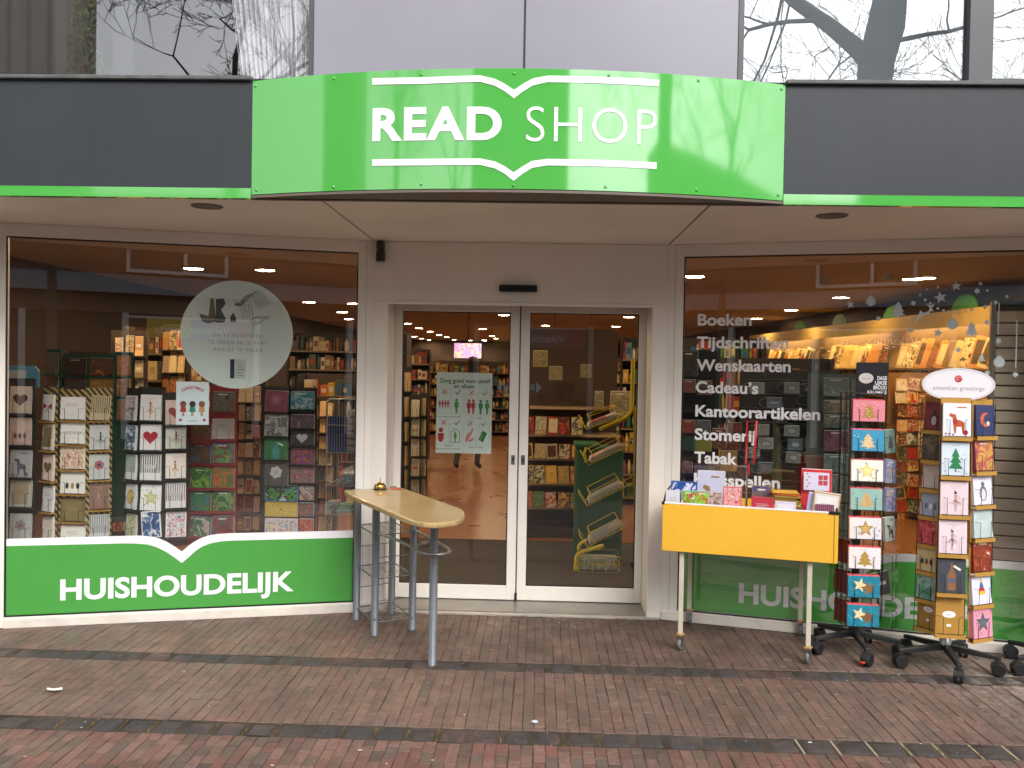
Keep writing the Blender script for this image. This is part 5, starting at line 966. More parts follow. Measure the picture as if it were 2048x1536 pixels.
rack('postcard_rack', 'black rack of colour photo postcards at the right of the left window', 'black postcard rack', .12, [
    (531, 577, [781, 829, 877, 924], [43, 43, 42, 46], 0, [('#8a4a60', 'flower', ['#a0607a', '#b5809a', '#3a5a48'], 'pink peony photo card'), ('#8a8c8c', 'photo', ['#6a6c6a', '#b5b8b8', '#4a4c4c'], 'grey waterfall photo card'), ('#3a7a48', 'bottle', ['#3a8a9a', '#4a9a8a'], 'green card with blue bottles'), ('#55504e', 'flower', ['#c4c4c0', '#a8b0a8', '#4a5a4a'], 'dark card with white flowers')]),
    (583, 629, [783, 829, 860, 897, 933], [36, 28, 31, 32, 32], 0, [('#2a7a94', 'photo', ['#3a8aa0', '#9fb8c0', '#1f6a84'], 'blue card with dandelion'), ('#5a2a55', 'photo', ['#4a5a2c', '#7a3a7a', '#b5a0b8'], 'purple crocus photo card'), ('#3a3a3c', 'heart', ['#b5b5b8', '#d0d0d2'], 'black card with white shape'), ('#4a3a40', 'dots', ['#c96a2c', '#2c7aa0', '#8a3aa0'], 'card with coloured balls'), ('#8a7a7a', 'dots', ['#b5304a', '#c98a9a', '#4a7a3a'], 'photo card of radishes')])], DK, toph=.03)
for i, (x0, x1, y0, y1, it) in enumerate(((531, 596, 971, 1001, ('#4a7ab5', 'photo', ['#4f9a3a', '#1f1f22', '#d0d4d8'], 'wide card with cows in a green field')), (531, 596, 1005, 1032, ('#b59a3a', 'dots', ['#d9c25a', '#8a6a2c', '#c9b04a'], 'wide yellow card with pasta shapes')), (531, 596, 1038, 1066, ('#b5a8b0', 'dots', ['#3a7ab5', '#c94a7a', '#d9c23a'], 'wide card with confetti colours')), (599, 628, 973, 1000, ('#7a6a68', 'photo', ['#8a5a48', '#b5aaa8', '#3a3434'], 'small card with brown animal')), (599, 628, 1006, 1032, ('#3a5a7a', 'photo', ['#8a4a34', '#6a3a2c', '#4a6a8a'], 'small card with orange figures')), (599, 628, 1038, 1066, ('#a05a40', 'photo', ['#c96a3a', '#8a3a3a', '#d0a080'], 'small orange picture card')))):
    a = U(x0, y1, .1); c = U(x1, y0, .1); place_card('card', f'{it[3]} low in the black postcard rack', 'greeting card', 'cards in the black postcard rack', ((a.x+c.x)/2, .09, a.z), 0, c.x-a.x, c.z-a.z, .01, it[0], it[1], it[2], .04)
# trolley with blue crates
q0 = U(651, 1075, .1); q1 = U(735, 795, .1); tr = thing('wire_trolley', 'grey wire trolley with stacked shelves at the right end of the left window', 'trolley', (q0.x, .1, 0)); w_ = q1.x-q0.x
WG = mat('#9a9d98', .4, .5, noise=0); b = MB()
zt = q1.z-.03; levels = [U(690, y, .1).z for y in (851, 906, 972, 1030)]
for x in (0, w_): 
    for y in (0, .35): b.tube([(x, y, .1), (x, y, zt)], .006, WG, 6)
b.tube([(0, 0, zt), (.02, 0, zt+.015), (w_-.02, 0, zt+.015), (w_, 0, zt)], .006, WG, 6); b.build('frame', tr)
for z in levels:
    b = MB(); b.tube([(0, 0, z), (w_, 0, z), (w_, .35, z), (0, .35, z)], .0045, WG, 5, closed=True)
    for i in range(1, 8): b.tube([(w_*i/8, 0, z), (w_*i/8, .35, z)], .0022, WG, 4)
    b.build('wire_shelf', tr)
b = MB()
for i in range(1, 16): b.tube([(w_*i/16, 0, .45), (w_*i/16, 0, zt)], .0016, WG, 4)
b.build('wire_front', tr)
for x in (0, w_):
    for y in (0, .35): MB().lathe([(.03, -.012), (.035, 0), (.03, .012)], BLACK, 14, X=M.Translation((x, y, .04)) @ M.Rotation(pi/2, 4, 'X')).build('wheel', tr)
c0 = U(659, 905, .2); c1 = U(697, 833, .2); BC = mat('#1f3a7a', .5, noise=.05)
cr_ = thing('plastic_crate', 'dark blue plastic grid crate standing in the wire trolley', 'crate', (c0.x, .16, c0.z)); cwid, ch = c1.x-c0.x, c1.z-c0.z
b = MB(); b.box(0, cwid, .02, .2, 0, .01, BC)
for i in range(8): b.box(cwid*i/7-.003, cwid*i/7+.003, -.003, .003, 0, ch, BC)
for i in range(7): b.box(0, cwid, -.0035, .0035, ch*i/6-.003, ch*i/6+.003, BC)
b.build('grid_side', cr_); MB().box(0, cwid, .004, .01, 0, ch, mat('#16285a', .6)).build('inner_wall', cr_)
g0 = U(697, 905, .2); t_ = thing('plastic_crate', 'pale grey slatted crate beside the blue crate in the trolley', 'crate', (g0.x, .16, g0.z))
for i in range(6): MB().box(0, .09, -.004, .03, .012+.05*i, .045+.05*i, mat('#8f949a', .5)).build('slat', t_)
MB().box(0, .09, .031, .18, 0, .3, mat('#5a5e64', .5)).build('body', t_)
for (x, y, w2, h2, c, lb) in ((700, 905+50, .12, .06, '#3a6a8a', 'blue pack on the middle shelf of the trolley'), (690, 1030, .2, .05, '#3f8a4a', 'green pack on the lower shelf of the trolley'), (665, 1030, .08, .07, '#8a8f94', 'grey box on the lower shelf of the trolley')):
    q = U(x, y+10, .2); z = max([l for l in levels if l < q.z+.05] or [levels[-1]])+.005; tag(card_mesh(w2, h2, .12, c, 'dots', ['#9fb0a8', '#2c4a5a']).build('boxed_goods', None, (q.x, .3, z)), lb, 'box')
# ------------------------------------------------------------------ shelves with stock
def shelf_unit(label, P, ang, w_, h_, d_, n_, pal, seed, wood='#5a4632', fill=.97, cat='shelf unit', z0=.1, hang=False):
    rr = random.Random(seed); t = thing('shelf_unit', label, cat, P, ang); wm = mat(wood, .6, noise=.1)
    MB().box(-w_/2, w_/2, d_-.02, d_, 0, h_, wm).build('back_panel', t)
    for s in (-1, 1): MB().box(*sorted((s*w_/2, s*(w_/2+.025))), 0, d_, 0, h_, wm).build('side_panel', t)
    b = MB(); ms = [mat(c, .5, noise=.1, scale=30) for c in pal]
    for k in range(n_):
        z = z0+(h_-z0)*k/n_; MB().box(-w_/2, w_/2, 0, d_-.021, z-.02, z, mat('#8a7358', .5)).build('shelf', t)
        gap = (h_-z0)/n_-.04; x = -w_/2+.01
        while x < w_/2-.04:
            ww = rr.uniform(.025, .085); hh = gap*rr.uniform(.55, .97); y = rr.uniform(.005, .05)
            if rr.random() < fill:
                m = rr.choice(ms); kd = rr.random()
                if kd < .55: b.box(x, min(x+ww, w_/2-.01), y, d_-.05, z+.001, z+hh, m); 
                elif kd < .8: b.lathe([(ww*.35, 0), (ww*.42, hh*.2), (ww*.4, hh*.7), (ww*.2, hh*.85), (ww*.2, hh)], m, 10, X=M.Translation((x+ww/2, y+ww/2, z+.001)))
                else: b.lathe([(ww*.2, 0), (ww*.45, hh*.3), (ww*.45, hh*.5), (ww*.15, hh*.8)], m, 10, X=M.Translation((x+ww/2, y+ww/2, z+.001)))
                if kd < .55: b.box(x+ww*.2, min(x+ww*.8, w_/2-.012), y-.002, y-.0003, z+hh*.3, z+hh*.7, rr.choice(ms))
            x += ww+.003
    tag(b.build('stock', t), kind='stuff'); return t
WARM = ['#c98a4a', '#d9b06a', '#8a5a34', '#b5402c', '#e0cfa8', '#5a4a3a', '#c9a05a', '#7a3a2c', '#3a4a5a', '#d9c48a']
GLINT = ['#b5a58a', '#5a5048', '#8a6a4a', '#c9b48a', '#3a3632', '#a0402c', '#d9cdb5', '#4a5a4a', '#7a5a3a']
MIXC = ['#b5302c', '#c9a03a', '#2c5a8a', '#d9d0c4', '#3a7a4a', '#8a4a7a', '#c96a3a', '#2a2a2e', '#6a8a9a', '#e0c070']
def dense_rack(label, rname, Yc, px0, px1, py0, py1, nc, nr, pal, seed, an=0.):
    rr = random.Random(seed); q = U((px0+px1)/2, 900, Yc); t = thing('gift_card_rack', label, 'card rack', (q.x, Yc, 0), an)
    a = U(px0, py1, Yc); c = U(px1, py0, Yc); W_ = c.x-a.x; MB().box(-W_/2-.03, W_/2+.03, .03, .05, 0, c.z+.03, mat('#3a2c20', .6)).build('back_board', t)
    for j in range(nr): z = a.z+(c.z-a.z)*j/nr; MB().box(-W_/2-.02, W_/2+.02, -.04, .029, z-.01, z-.002, mat('#4a3828', .6)).build('ledge', t)
    for i in range(nc):
        for j in range(nr):
            w1 = W_/nc; h1 = (c.z-a.z)/nr; lx = -W_/2+w1*(i+.5); P = (q.x+lx*cos(an), Yc+lx*sin(an), a.z+h1*(nr-1-j))
            place_card('card', f'warm lit card, {ORDW[j]} row, {ORDW[i]} file, {rname}', 'greeting card', f'cards in the {rname}', P, an+rr.uniform(-.12, .12), w1*rr.uniform(.75, .93), h1*rr.uniform(.72, .93), .012, rr.choice(pal), rr.choice(['photo', 'photo', 'dots', 'text', 'frame', 'stripes']), [rr.choice(['#8a5a34', '#b5402c', '#e0c890', '#3a4a4a']), rr.choice(['#5a4a3a', '#d9b06a', '#d0c8b8']), '#7a5a3a'], .08, rr.uniform(-.05, .05))
    return t
LITP = ['#d9b07a', '#c99a5a', '#e0c490', '#b5804a', '#d9c8a8', '#a0603a', '#8a7a5a', '#c9b090']
dense_rack('rack of orange lit cards behind the striped spinner', 'rack behind the striped spinner', 1.5, 228, 285, 668, 1060, 3, 9, LITP, 31, R(20))
dense_rack('rack of lit cards with tall rows behind the round window print', 'rack behind the round print', 1.9, 318, 372, 655, 1060, 3, 9, LITP, 32, R(-12))
dense_rack('narrow lit card rack between the red spinner and the postcard rack', 'rack between the red spinner and the postcards', 1.0, 474, 522, 768, 1060, 3, 8, LITP, 33, R(10))
dense_rack('low lit card rack left of the wire trolley', 'rack left of the trolley', 1.6, 636, 668, 800, 1060, 2, 8, LITP, 34, R(-10))
shelf_unit('wooden shelves with glowing orange card packs behind the left window', (-3.3, 2.6, 0), R(8), 1.3, 1.95, .35, 7, WARM, 1)
shelf_unit('tall dark shelves with books at the far left of the shop', (-4.5, 3.4, 0), R(12), 1.1, 1.7, .35, 6, WARM, 2, '#3a2c20')
shelf_unit('gift shelves with shiny ornaments behind the postcard rack', (-2.35, 5.2, 0), 0, 1.5, 2.02, .4, 8, GLINT, 3, '#3a2e24')
shelf_unit('gift shelves with lamps and clocks left of the doors inside', (-1.95, 3.4, 0), R(4), 1.0, 1.5, .4, 6, GLINT+MIXC, 4, '#3a2e24')
shelf_unit('household shelves far inside left of the aisle', (-2.6, 8.6, 0), R(20), 1.8, 1.9, .4, 7, GLINT+WARM, 5, '#4a3a2c')
shelf_unit('low display of red and white goods at the far end of the aisle', (-1.2, 14.5, 0), 0, 3.2, 1.75, .4, 6, MIXC+WARM, 6, '#4a3a2c')
shelf_unit('back shelves far inside on the right of the aisle', (1.6, 11.5, 0), R(-10), 2.4, 1.85, .4, 7, MIXC+WARM, 7, '#4a3a2c')
shelf_unit('dark toy shelves behind the newspaper stand', (1.9, 4.3, 0), R(-6), 1.6, 2.0, .4, 7, MIXC, 8, '#2e2620')
shelf_unit('dark book shelves behind the right window letters', (2.35, 3.0, 0), R(-15), 1.4, 1.75, .35, 6, MIXC+GLINT, 9, '#2a2420')
shelf_unit('shelves of gifts behind the magazine racks at the right', (3.6, 6.4, 0), R(-40), 1.6, 1.5, .35, 6, WARM, 10, '#4a3a20')
shelf_unit('long shelves across the far back wall', (-3.6, 24, 0), 0, 3, 1.8, .4, 5, MIXC+WARM, 11, '#4a3a2c')
# magazine wall on the right
mg = thing('magazine_wall', 'magazine shelves with a lit beige top board along the right wall', 'magazine rack', (4.93, 2.9, 0), R(-3.15)*-1)
def wallx(y): return 5.1+(3.9-5.1)*(y-3.3)/(27-3.3)
mdir = math.atan2(wallx(9)-wallx(3), 6); mg.rotation_euler = (0, 0, -mdir)      # local +y runs along the wall
mg.location = (wallx(3)-.06, 3, 0)
VAL = mat('#a8893f', .5, noise=.06); SHW = mat('#7a5f38', .6, noise=.1)
MB().box(-.02, 0, 0, 8.5, 0, 2.3, SHW).build('back_panel', mg); MB().box(-.36, -.34, 0, 8.5, 2.14, 2.32, VAL).build('top_board', mg)
MB().box(-.339, -.021, 0, 8.5, 2.3, 2.32, VAL).build('top_cover', mg)
for z in (1.68, 1.33, .98, .6): MB().box(-.34, -.02, 0, 8.5, z-.02, z, SHW).build('shelf', mg)
MB().box(-.37, -.0, -.03, -.001, 0, 2.36, mat('#0f3a1c', .5)).build('end_panel', mg); MB().box(-.385, -.371, -.031, -.006, 1.6, 2.36, mat('#2f9a2c', .4)).build('green_edge', mg)
for y in (.6, 2.3, 4.0, 5.7): 
    MB().prism([(.26*cos(a*pi/12), .15*sin(a*pi/12)) for a in range(13)], -.005, .005, mat('#2c6a20', .6), X=M.Translation((-.35, y, 2.325)) @ M.Rotation(pi/2, 4, 'Z') @ M.Rotation(pi/2, 4, 'X')).build('header_panel', mg)
for k in range(3): MB().box(-.2, -.12, .3+k*2.8, 2.6+k*2.8, 2.2, 2.22, mat('#ffdca0', .5, noise=0, emit=13)).build('shelf_lamp', mg)
MBASE = M.Translation(mg.location) @ M.Rotation(-mdir, 4, 'Z'); rr = random.Random(5)
y = .12; k = 0; mi = 0
while y < 8.2:
    for zi, z in enumerate((1.685, 1.335)):
        P = MBASE @ V((-.1, y, z)); bgc = rr.choice(['#c9a85a', '#d9c48a', '#b59a6a', '#e0d4a8', '#3a3428', '#c98a4a', '#d0b878', '#8a6a3a'])
        b = card_mesh(.215, .34+rr.uniform(-.03, .03), .012, bgc, rr.choice(['photo', 'photo', 'frame', 'text']), [rr.choice(['#8a6a3a', '#5a4a30', '#d9c48a']), rr.choice(['#a0502c', '#e0d0a0', '#4a4030']), '#6a5a3a'], rng=rr)
        o = tag(b.build('magazine', None, P, (-.22, rr.uniform(.05, .28), -mdir-pi/2+.25)), f'{ORDW[mi]} magazine from the near end, {("upper", "second")[zi]} lit shelf of the right wall', 'magazine', 'magazines on the right wall shelves')
    y += rr.uniform(.15, .21); mi += 1
# slat wall at right edge
sw = thing('slat_wall', 'grey brown slatted display panel at the right edge of the window', 'display panel', (2.97, -.62, 0), -A)
SLM = mat('#bdb19f', .5, noise=.08, scale=3)
for i in range(20): MB().cbox(-.11, .55, -.012, .0, .5+.075*i, .567+.075*i, SLM, .004).build('slat', sw)
MB().box(-.11, .55, .001, .02, .3, 2.02, mat('#3a342c', .6)).build('backing', sw); MB().cbox(-.135, -.111, -.02, .03, 0, 2.05, mat('#8a857a', .4, .3), .003).build('edge_post', sw)
# glasses display, parcels and small things behind the right window
gs = U(1590, 800, .15); gd = thing('glasses_display', 'dark glasses and gift display behind the window lettering', 'display stand', (gs.x, .2, 0), R(-12))
MB().box(-.36, .3, .0, .02, .0, 1.62, mat('#43413d', .5, noise=.1)).build('back_panel', gd); MB().tube([(-.1, -.05, 0), (-.1, -.05, 1.4)], .035, mat('#5f6248', .5, noise=.15, scale=20), 10).build('post', gd); MB().cbox(-.4, .35, -.2, .1, 0, .05, BLACK).build('base', gd)
for i in range(9): MB().tube([(-.34, -.012, .75+.1*i), (.28, -.012, .75+.1*i)], .004, STEEL, 5).build('rail', gd)
for i, (px, py, c, mo, lbm) in enumerate(((1523, 859, '#8f9690', 'text', 'grey lettered pack right of the red frame'), (1531, 886, '#97a0a4', 'mug', 'blue grey pack below it near the red frame'), (1505, 905, '#3a3c3e', 'photo', 'dark pack left of the red frame'), (1548, 805, '#6f8294', 'stripes', 'blue striped bag'), (1583, 861, '#8a9a98', 'mug', 'upper pair of hanging grey spectacles'), (1590, 888, '#5f7f8a', 'mug', 'second pair of hanging teal spectacles'), (1586, 914, '#8a9388', 'mug', 'third pair of hanging grey spectacles'), (1622, 914, '#9a9f8a', 'mug', 'lowest right pair of hanging spectacles'), (1622, 885, '#8f9a94', 'frame', 'small grey framed pack at the right'), (1583, 775, '#8a9494', 'mug', 'topmost pale spectacle case'), (1618, 778, '#33353a', 'mug', 'upper dark case'), (1622, 800, '#2c2e30', 'mug', 'second dark spectacle case from the top'), (1513, 775, '#9aa09a', 'text', 'pale lettered pack at the top left'), (1530, 935, '#3a6a6a', 'frame', 'dark teal framed pack at the bottom left'), (1600, 830, '#3a4a48', 'photo', 'dark green picture pack in the centre'), (1560, 835, '#2f3a3c', 'mug', 'dark blue case left of the centre'))):
    q = U(px, py+12, .1); b = card_mesh(.1, .075, .02, c, mo, ['#6a7274', '#b0b8b4', '#4a5052']); b.tube([(-.05+.05*cos(a*.7)-.0, -.024, .037+.034*sin(a*.7)) for a in range(9)], .002, STEEL, 4)
    tag(b.build('spectacle_case' if mo == 'mug' else 'gift_pack', None, (q.x, .1, q.z), (-.05, 0, R(-10))), f'{lbm} on the glasses display behind the lettering', 'gift pack', 'packs on the glasses display')
for i, (x0, x1, y0, y1, c, mo, co, lb) in enumerate(((1363, 1391, 760, 785, '#4a5a60', 'photo', ['#8a4a3a', '#3a4a55'], 'grey picture card, uppermost'), (1395, 1424, 762, 790, '#7a5a44', 'text', ['#4a3a30'], 'brown card'), (1363, 1391, 841, 866, '#7a3030', 'photo', ['#9a4a3a', '#4a5a4a'], 'dull red picture card'), (1363, 1391, 872, 902, '#1f4a3c', 'text', ['#2c5a48'], 'dark green card'), (1362, 1387, 922, 948, '#5a3a34', 'photo', ['#8a5a50', '#6a6a60'], 'brown picture card'), (1395, 1424, 842, 866, '#5a6460', 'photo', ['#6a7470', '#3a4440'], 'grey picture card'), (1394, 1426, 882, 904, '#8a8a2c', 'text', ['#7a7a24'], 'olive yellow card'), (1393, 1440, 925, 948, '#6a807c', 'photo', ['#8a5a50', '#4a5a58'], 'grey green card'), (1363, 1400, 702, 752, '#2c4a5a', 'photo', ['#3a2c24', '#4a3428', '#5a7a8a'], 'teal poster with faces'), (1445, 1480, 905, 945, '#a8802c', 'star', ['#c9a03a', '#8a6420'], 'orange yellow folded card'), (1497, 1518, 927, 948, '#2f5f60', 'text', ['#3a6f70'], 'teal card'), (1430, 1460, 860, 900, '#7a4a2c', 'photo', ['#8a3020', '#5a3a24', '#a06a3a'], 'brown red card'), (1462, 1490, 848, 905, '#6a2c20', 'photo', ['#8a3a24', '#4a2418', '#a05a30'], 'rust coloured bag'))):
    a = U(x0, y1, .05); c2 = U(x1, y0, .05); place_card('card', f'{lb} at the left side behind the right window lettering', 'greeting card', 'cards behind the right window lettering', ((a.x+c2.x)/2, .05+.01*i, a.z), R(-8), c2.x-a.x, c2.z-a.z, .01, c, mo, co, .05)
q = U(1410, 800, .1); lr = thing('card_rack', 'narrow dark card rack behind the left letters of the right window', 'card rack', (q.x, .22, 0), R(-8)); MB().box(-.2, .12, 0, .02, 0, 1.75, mat('#1c1a18', .6)).build('back_board', lr)
for i in range(7): MB().box(-.2, .12, -.17, -.001, .52+.16*i, .53+.16*i, mat('#2c2824', .5)).build('shelf', lr)
# grey postcard rack with landscapes
q = U(1683, 800, -.1); pr = thing('postcard_rack', 'grey rack of landscape postcards behind the spinner with black sign', 'card rack', (q.x, -.02, 0), R(-14)); GB = mat('#5f6a64', .5, noise=.08)
MB().box(-.19, .16, 0, .015, 0, U(1683, 748, -.02).z, GB).build('back_board', pr); MB().box(-.2, .17, -.1, .1, 0, .03, BLACK).build('foot', pr)
for i, (y0, y1, c, co, lb) in enumerate(((757, 792, '#76827c', ['#6a7670', '#8a968f'], 'grey notice card'), (802, 826, '#7a6f58', ['#55604f', '#8f8468', '#6a5f48'], 'brown beach postcard'), (831, 855, '#5f6a60', ['#4a5548', '#7a8070', '#3a443c'], 'green grey river postcard'), (862, 902, '#6a4450', ['#7a5460', '#5a3440', '#8a6a70'], 'purple heath postcard'), (910, 944, '#5a6e6c', ['#6a7e7c', '#4a5e5c', '#7a8e8c'], 'grey green sea postcard'), (950, 985, '#667068', ['#5a645c', '#76807a', '#4a544e'], 'dull green postcard'))):
    a = U(1648, y1, -.08); c2 = U(1696, y0, -.08); place_card('card', f'{lb} in the grey rack behind the black sign spinner', 'greeting card', 'landscape postcards in the grey rack', ((a.x+c2.x)/2, -.08, a.z), R(-14), c2.x-a.x, c2.z-a.z, .01, c, 'photo', co, .06)
    a = U(1702, y1, -.05); c2 = U(1722, y0, -.05); place_card('card', f'{lb} half hidden at the right side of the grey rack', 'greeting card', 'landscape postcards in the grey rack', ((a.x+c2.x)/2, -.05, a.z), R(-14), c2.x-a.x, c2.z-a.z, .01, co[0], 'photo', co[::-1], .06)
# warm lit gift cards column
q = U(1825, 900, 3.9); wr = thing('gift_rack', 'brightly lit rack of golden gift packs between the two outside spinners', 'card rack', (q.x, 3.95, 0), R(-10)); MB().box(-.28, .28, 0, .02, 0, U(1825, 745, 3.9).z, mat('#8a5f24', .6)).build('back_board', wr); MB().box(-.28, .28, -.12, .1, 0, .03, BLACK).build('foot', wr)
rr = random.Random(11)
for i in range(12):
    for j in range(3):
        px = 1803+j*21+rr.uniform(-2, 2); py = 762+i*27+rr.uniform(-2, 2); q = U(px, py+20, 3.85)
        c = rr.choice(['#d9a85c', '#b56a34', '#e0c07a', '#a5402c', '#e0d4b0', '#6a5a3c', '#c9b88a', '#d0a060', '#4a5a4a'])
        place_card('gift_pack', f'golden gift pack, {ORDW[i]} row from the top, {("left", "middle", "right")[j]} file of the lit rack', 'gift pack', 'gift packs in the lit rack', (q.x, 3.85-.01*j, q.z), R(rr.uniform(-20, 10)), .118, .137, .012, c, rr.choice(['photo', 'photo', 'dots', 'frame']), [rr.choice(['#8a3a1c', '#e0c890', '#b5301c', '#3a4a3a']), rr.choice(['#5a4a2a', '#e0a04a', '#e0d8c4']), '#d9d0a0'], .1, rr.uniform(-.16, .16))
# right door: product shelf, display board, newspaper stand
def dx_(u_, v_): return 1020+u_/2.194, 560+v_/2.194
ps = U(1112, 900, 2.4); pu = thing('product_shelf', 'dark shelf rack of bagged goods seen through the right door', 'shelf unit', (ps.x, 2.45, 0), R(3))
MB().box(-.32, .62, .3, .32, 0, 2.0, mat('#4a3a30', .6)).build('back_panel', pu)
shz = []
for v_ in (560, 680, 785, 895, 1000): z = U(*dx_(200, v_), 2.3).z; shz.append(z); MB().box(-.32, .6, -.15, .3, z-.012, z, mat('#8f7a5f', .45)).build('shelf', pu); MB().box(-.32, .6, -.158, -.151, z-.016, z+.01, mat('#b59a78', .4)).build('price_rail', pu)
MB().box(-.32, .62, -.15, .3, 0, .1, mat('#241c18', .6)).build('plinth', pu)
rr = random.Random(21)
for i, z in enumerate(shz[1:]):
    hgt = [.17, .14, .17, .15][i]
    for j in range(5):
        c = [['#8a2c24', '#b5a58a', '#a03a2c', '#4a4a40', '#b59a3a'], ['#c9a02c', '#a8a08a', '#b0a890', '#c05a3a', '#8a4a2c'], ['#c9a83a', '#c4a03a', '#d0a848', '#a8903a', '#7a6a3a'], ['#b53a3a', '#5a8a4a', '#8a3a5a', '#7a3a2c', '#4a3a3a']][i][j]
        place_card('product_pack', f'{("tall", "bagged", "yellow", "bright")[i]} pack, {ORD[j] if j else "first"} from left on the {ORD[i+1]} shelf behind the right door', 'product pack', 'packs on the shelf behind the right door', (ps.x-.27+.115*j, 2.32, z), R(3), .105, hgt, .05, c, rr.choice(['photo', 'dots', 'frame']), [rr.choice(['#d0c4a0', '#5a2c24', '#e0b04a']), rr.choice(['#3a3a3a', '#b5402c']), '#8a8a80'], .08, rr.uniform(-.08, .08))
q = U(1144, 711, 3.2); db = thing('display_board', 'dark blue board hanging high behind the right door', 'display board', (q.x, 3.2, 0)); a = U(1104, 757, 3.2); c = U(1186, 667, 3.2); MB().cbox(a.x-q.x, c.x-q.x, 0, .03, a.z, c.z, mat('#1c2430', .5), .004).build('panel', db); b = MB()
for x in (a.x-q.x+.02, c.x-q.x-.02): b.tube([(x, .015, c.z), (x, .015, 2.6)], .004, WIRE, 5)
b.build('hanger', db)
for i, (u0, u1, v0, v1, c, lb) in enumerate(((440, 530, 490, 595, '#b5a878', 'cream picture poster with grey bird behind the yellow stand'), (372, 412, 490, 560, '#a8a090', 'narrow pale poster left of the cream poster'), (100, 165, 310, 380, '#b59a2c', 'yellow sign high at the left of the right door'), (170, 230, 380, 440, '#8a8070', 'pale boxes poster under the dark board'), (310, 360, 372, 430, '#6a6458', 'grey framed picture under the dark board'))):
    a = U(*dx_(u0, v1), 2.2); c2 = U(*dx_(u1, v0), 2.2); place_card('poster', lb, 'poster', None, ((a.x+c2.x)/2, 2.25+.02*i, a.z), 0, c2.x-a.x, c2.z-a.z, .006, c, 'photo', ['#968a6a', '#7a7258', '#b0a47c'], 0)
YT = mat('#d0b52a', .4, noise=.05); GD = mat('#1a5638', .5, noise=.08)
gb0 = U(*dx_(282, 1195), 1.35); gb1 = U(*dx_(500, 740), 1.35); gbx = thing('green_bin', 'dark green box stand behind the yellow newspaper racks', 'bin', (gb0.x, 1.35, 0)); MB().cbox(0, gb1.x-gb0.x, 0, .35, .0, gb1.z, GD, .02).build('body', gbx); MB().cbox(-.012, .2, -.02, .37, gb1.z+.001, gb1.z+.03, GD, .008).build('lid', gbx)
nb = U(*dx_(420, 1340), .95); ns = thing('newspaper_stand', 'yellow tubular newspaper stand with tilted wire trays inside the right door', 'newspaper rack', (nb.x, .95, 0))
def nl(u_, v_, Y=.95): q = U(*dx_(u_, v_), Y); return V((q.x-nb.x, Y-.95, max(q.z, .01)))
for pth in ([(285, 1340), (290, 1220), (297, 1205), (310, 1195), (330, 1188), (412, 1165)], [(300, 1180), (302, 1165), (315, 1152), (335, 1145)], [(540, 345), (535, 560), (530, 580), (515, 598), (495, 610), (392, 655)], [(335, 800), (325, 760), (335, 735)]):
    MB().tube([nl(*p) for p in pth], .016 if len(pth) > 4 else .012, YT, 10).build('tube', ns)
for Yp in (.95, 1.25): MB().tube([nl(548, 560, Yp), nl(552, 1335, Yp)], .013, YT, 8).build('upright', ns)
trays = [((335, 655), (530, 585)), ((345, 812), (548, 715)), ((338, 992), (548, 885)), ((340, 1172), (548, 1062))]
for i, (p, q) in enumerate(trays):
    a = nl(*p); c = nl(*q); d = c-a; up_ = V((-d.z, 0, d.x)).normalized(); b = MB(); dep = V((0, .3, 0))
    b.tube([a, c, c+dep, a+dep], .005, YT, 6, closed=True)
    for k in range(1, 7): b.tube([a.lerp(c, k/7), a.lerp(c, k/7)+dep], .0025, YT, 5)
    b.tube([a, a+up_*.1+V((-.01, 0, 0)), a+up_*.1+dep+V((-.01, 0, 0)), a+dep], .004, YT, 6)
    for t in (.15, .75): b.tube([a.lerp(c, t), a.lerp(c, t)+up_*.09, a.lerp(c, t+.0)+up_*.09+dep, a.lerp(c, t)+dep], .0035, YT, 5)
    for s in (V((0, 0, 0)), dep): b.tube([a.lerp(c, .15)+up_*.09+s, a.lerp(c, .75)+up_*.09+s], .0035, YT, 5)
    b.build('tray', ns)
    Xn = M((((d.normalized()).x, 0, up_.x, a.x+nb.x), (0, 1, 0, .98), (d.normalized().z, 0, up_.z, a.z), (0, 0, 0, 1)))
    b = MB(); 
    for k in range(4): b.box(.02+.006*k, d.length*.8-.01*k, .0+.01*k, .24, .006+.007*k, .012+.007*k, mat(['#b5b0a4', '#9a958c', '#b8b4aa', '#a5a098'][k], .7, noise=.15, scale=60))
    b.box(.05, d.length*.5, .02, .2, .0345, .0352, mat(['#a03a3c', '#b59a80', '#8a8f90', '#7a8a94'][i], .7, noise=.3, scale=60))
    o = b.build('newspaper_pile', None); o.matrix_world = Xn; tag(o, f'pile of newspapers on the {ORD[i]} tilted tray of the yellow stand', 'newspapers', 'newspaper piles on the yellow stand')
a = nl(300, 1325, .9); c = nl(480, 1215, .9); b = MB(); 
for z in (a.z, (a.z+c.z)/2, c.z): b.tube([(a.x, a.y, z), (c.x, a.y, z), (c.x, a.y+.25, z), (a.x, a.y+.25, z)], .004, YT, 5, closed=True)
for k in range(4): x = a.x+(c.x-a.x)*k/3; b.tube([(x, a.y, a.z), (x, a.y, c.z)], .004, YT, 5)
b.build('bottom_bin', ns)
for k, c_ in enumerate(('#8f9488', '#6f8f5a', '#a8a8a0')): tag(card_mesh(c.x-a.x-.03, .1, .012, c_, 'photo', ['#7a8a6a', '#b5b0a0', '#4a5a4a']).build('magazine', None, (nb.x+(a.x+c.x)/2, .97+.04*k, a.z+.006), (-.15, 0, 0)), f'{("front", "middle", "rear")[k]} pale magazine in the bottom bin of the yellow stand', 'magazine')
MB().box(-.02, .02, -.0, .3, 0, .012, YT, X=M.Translation((nl(550, 1335).x, 0, 0))).build('foot', ns)
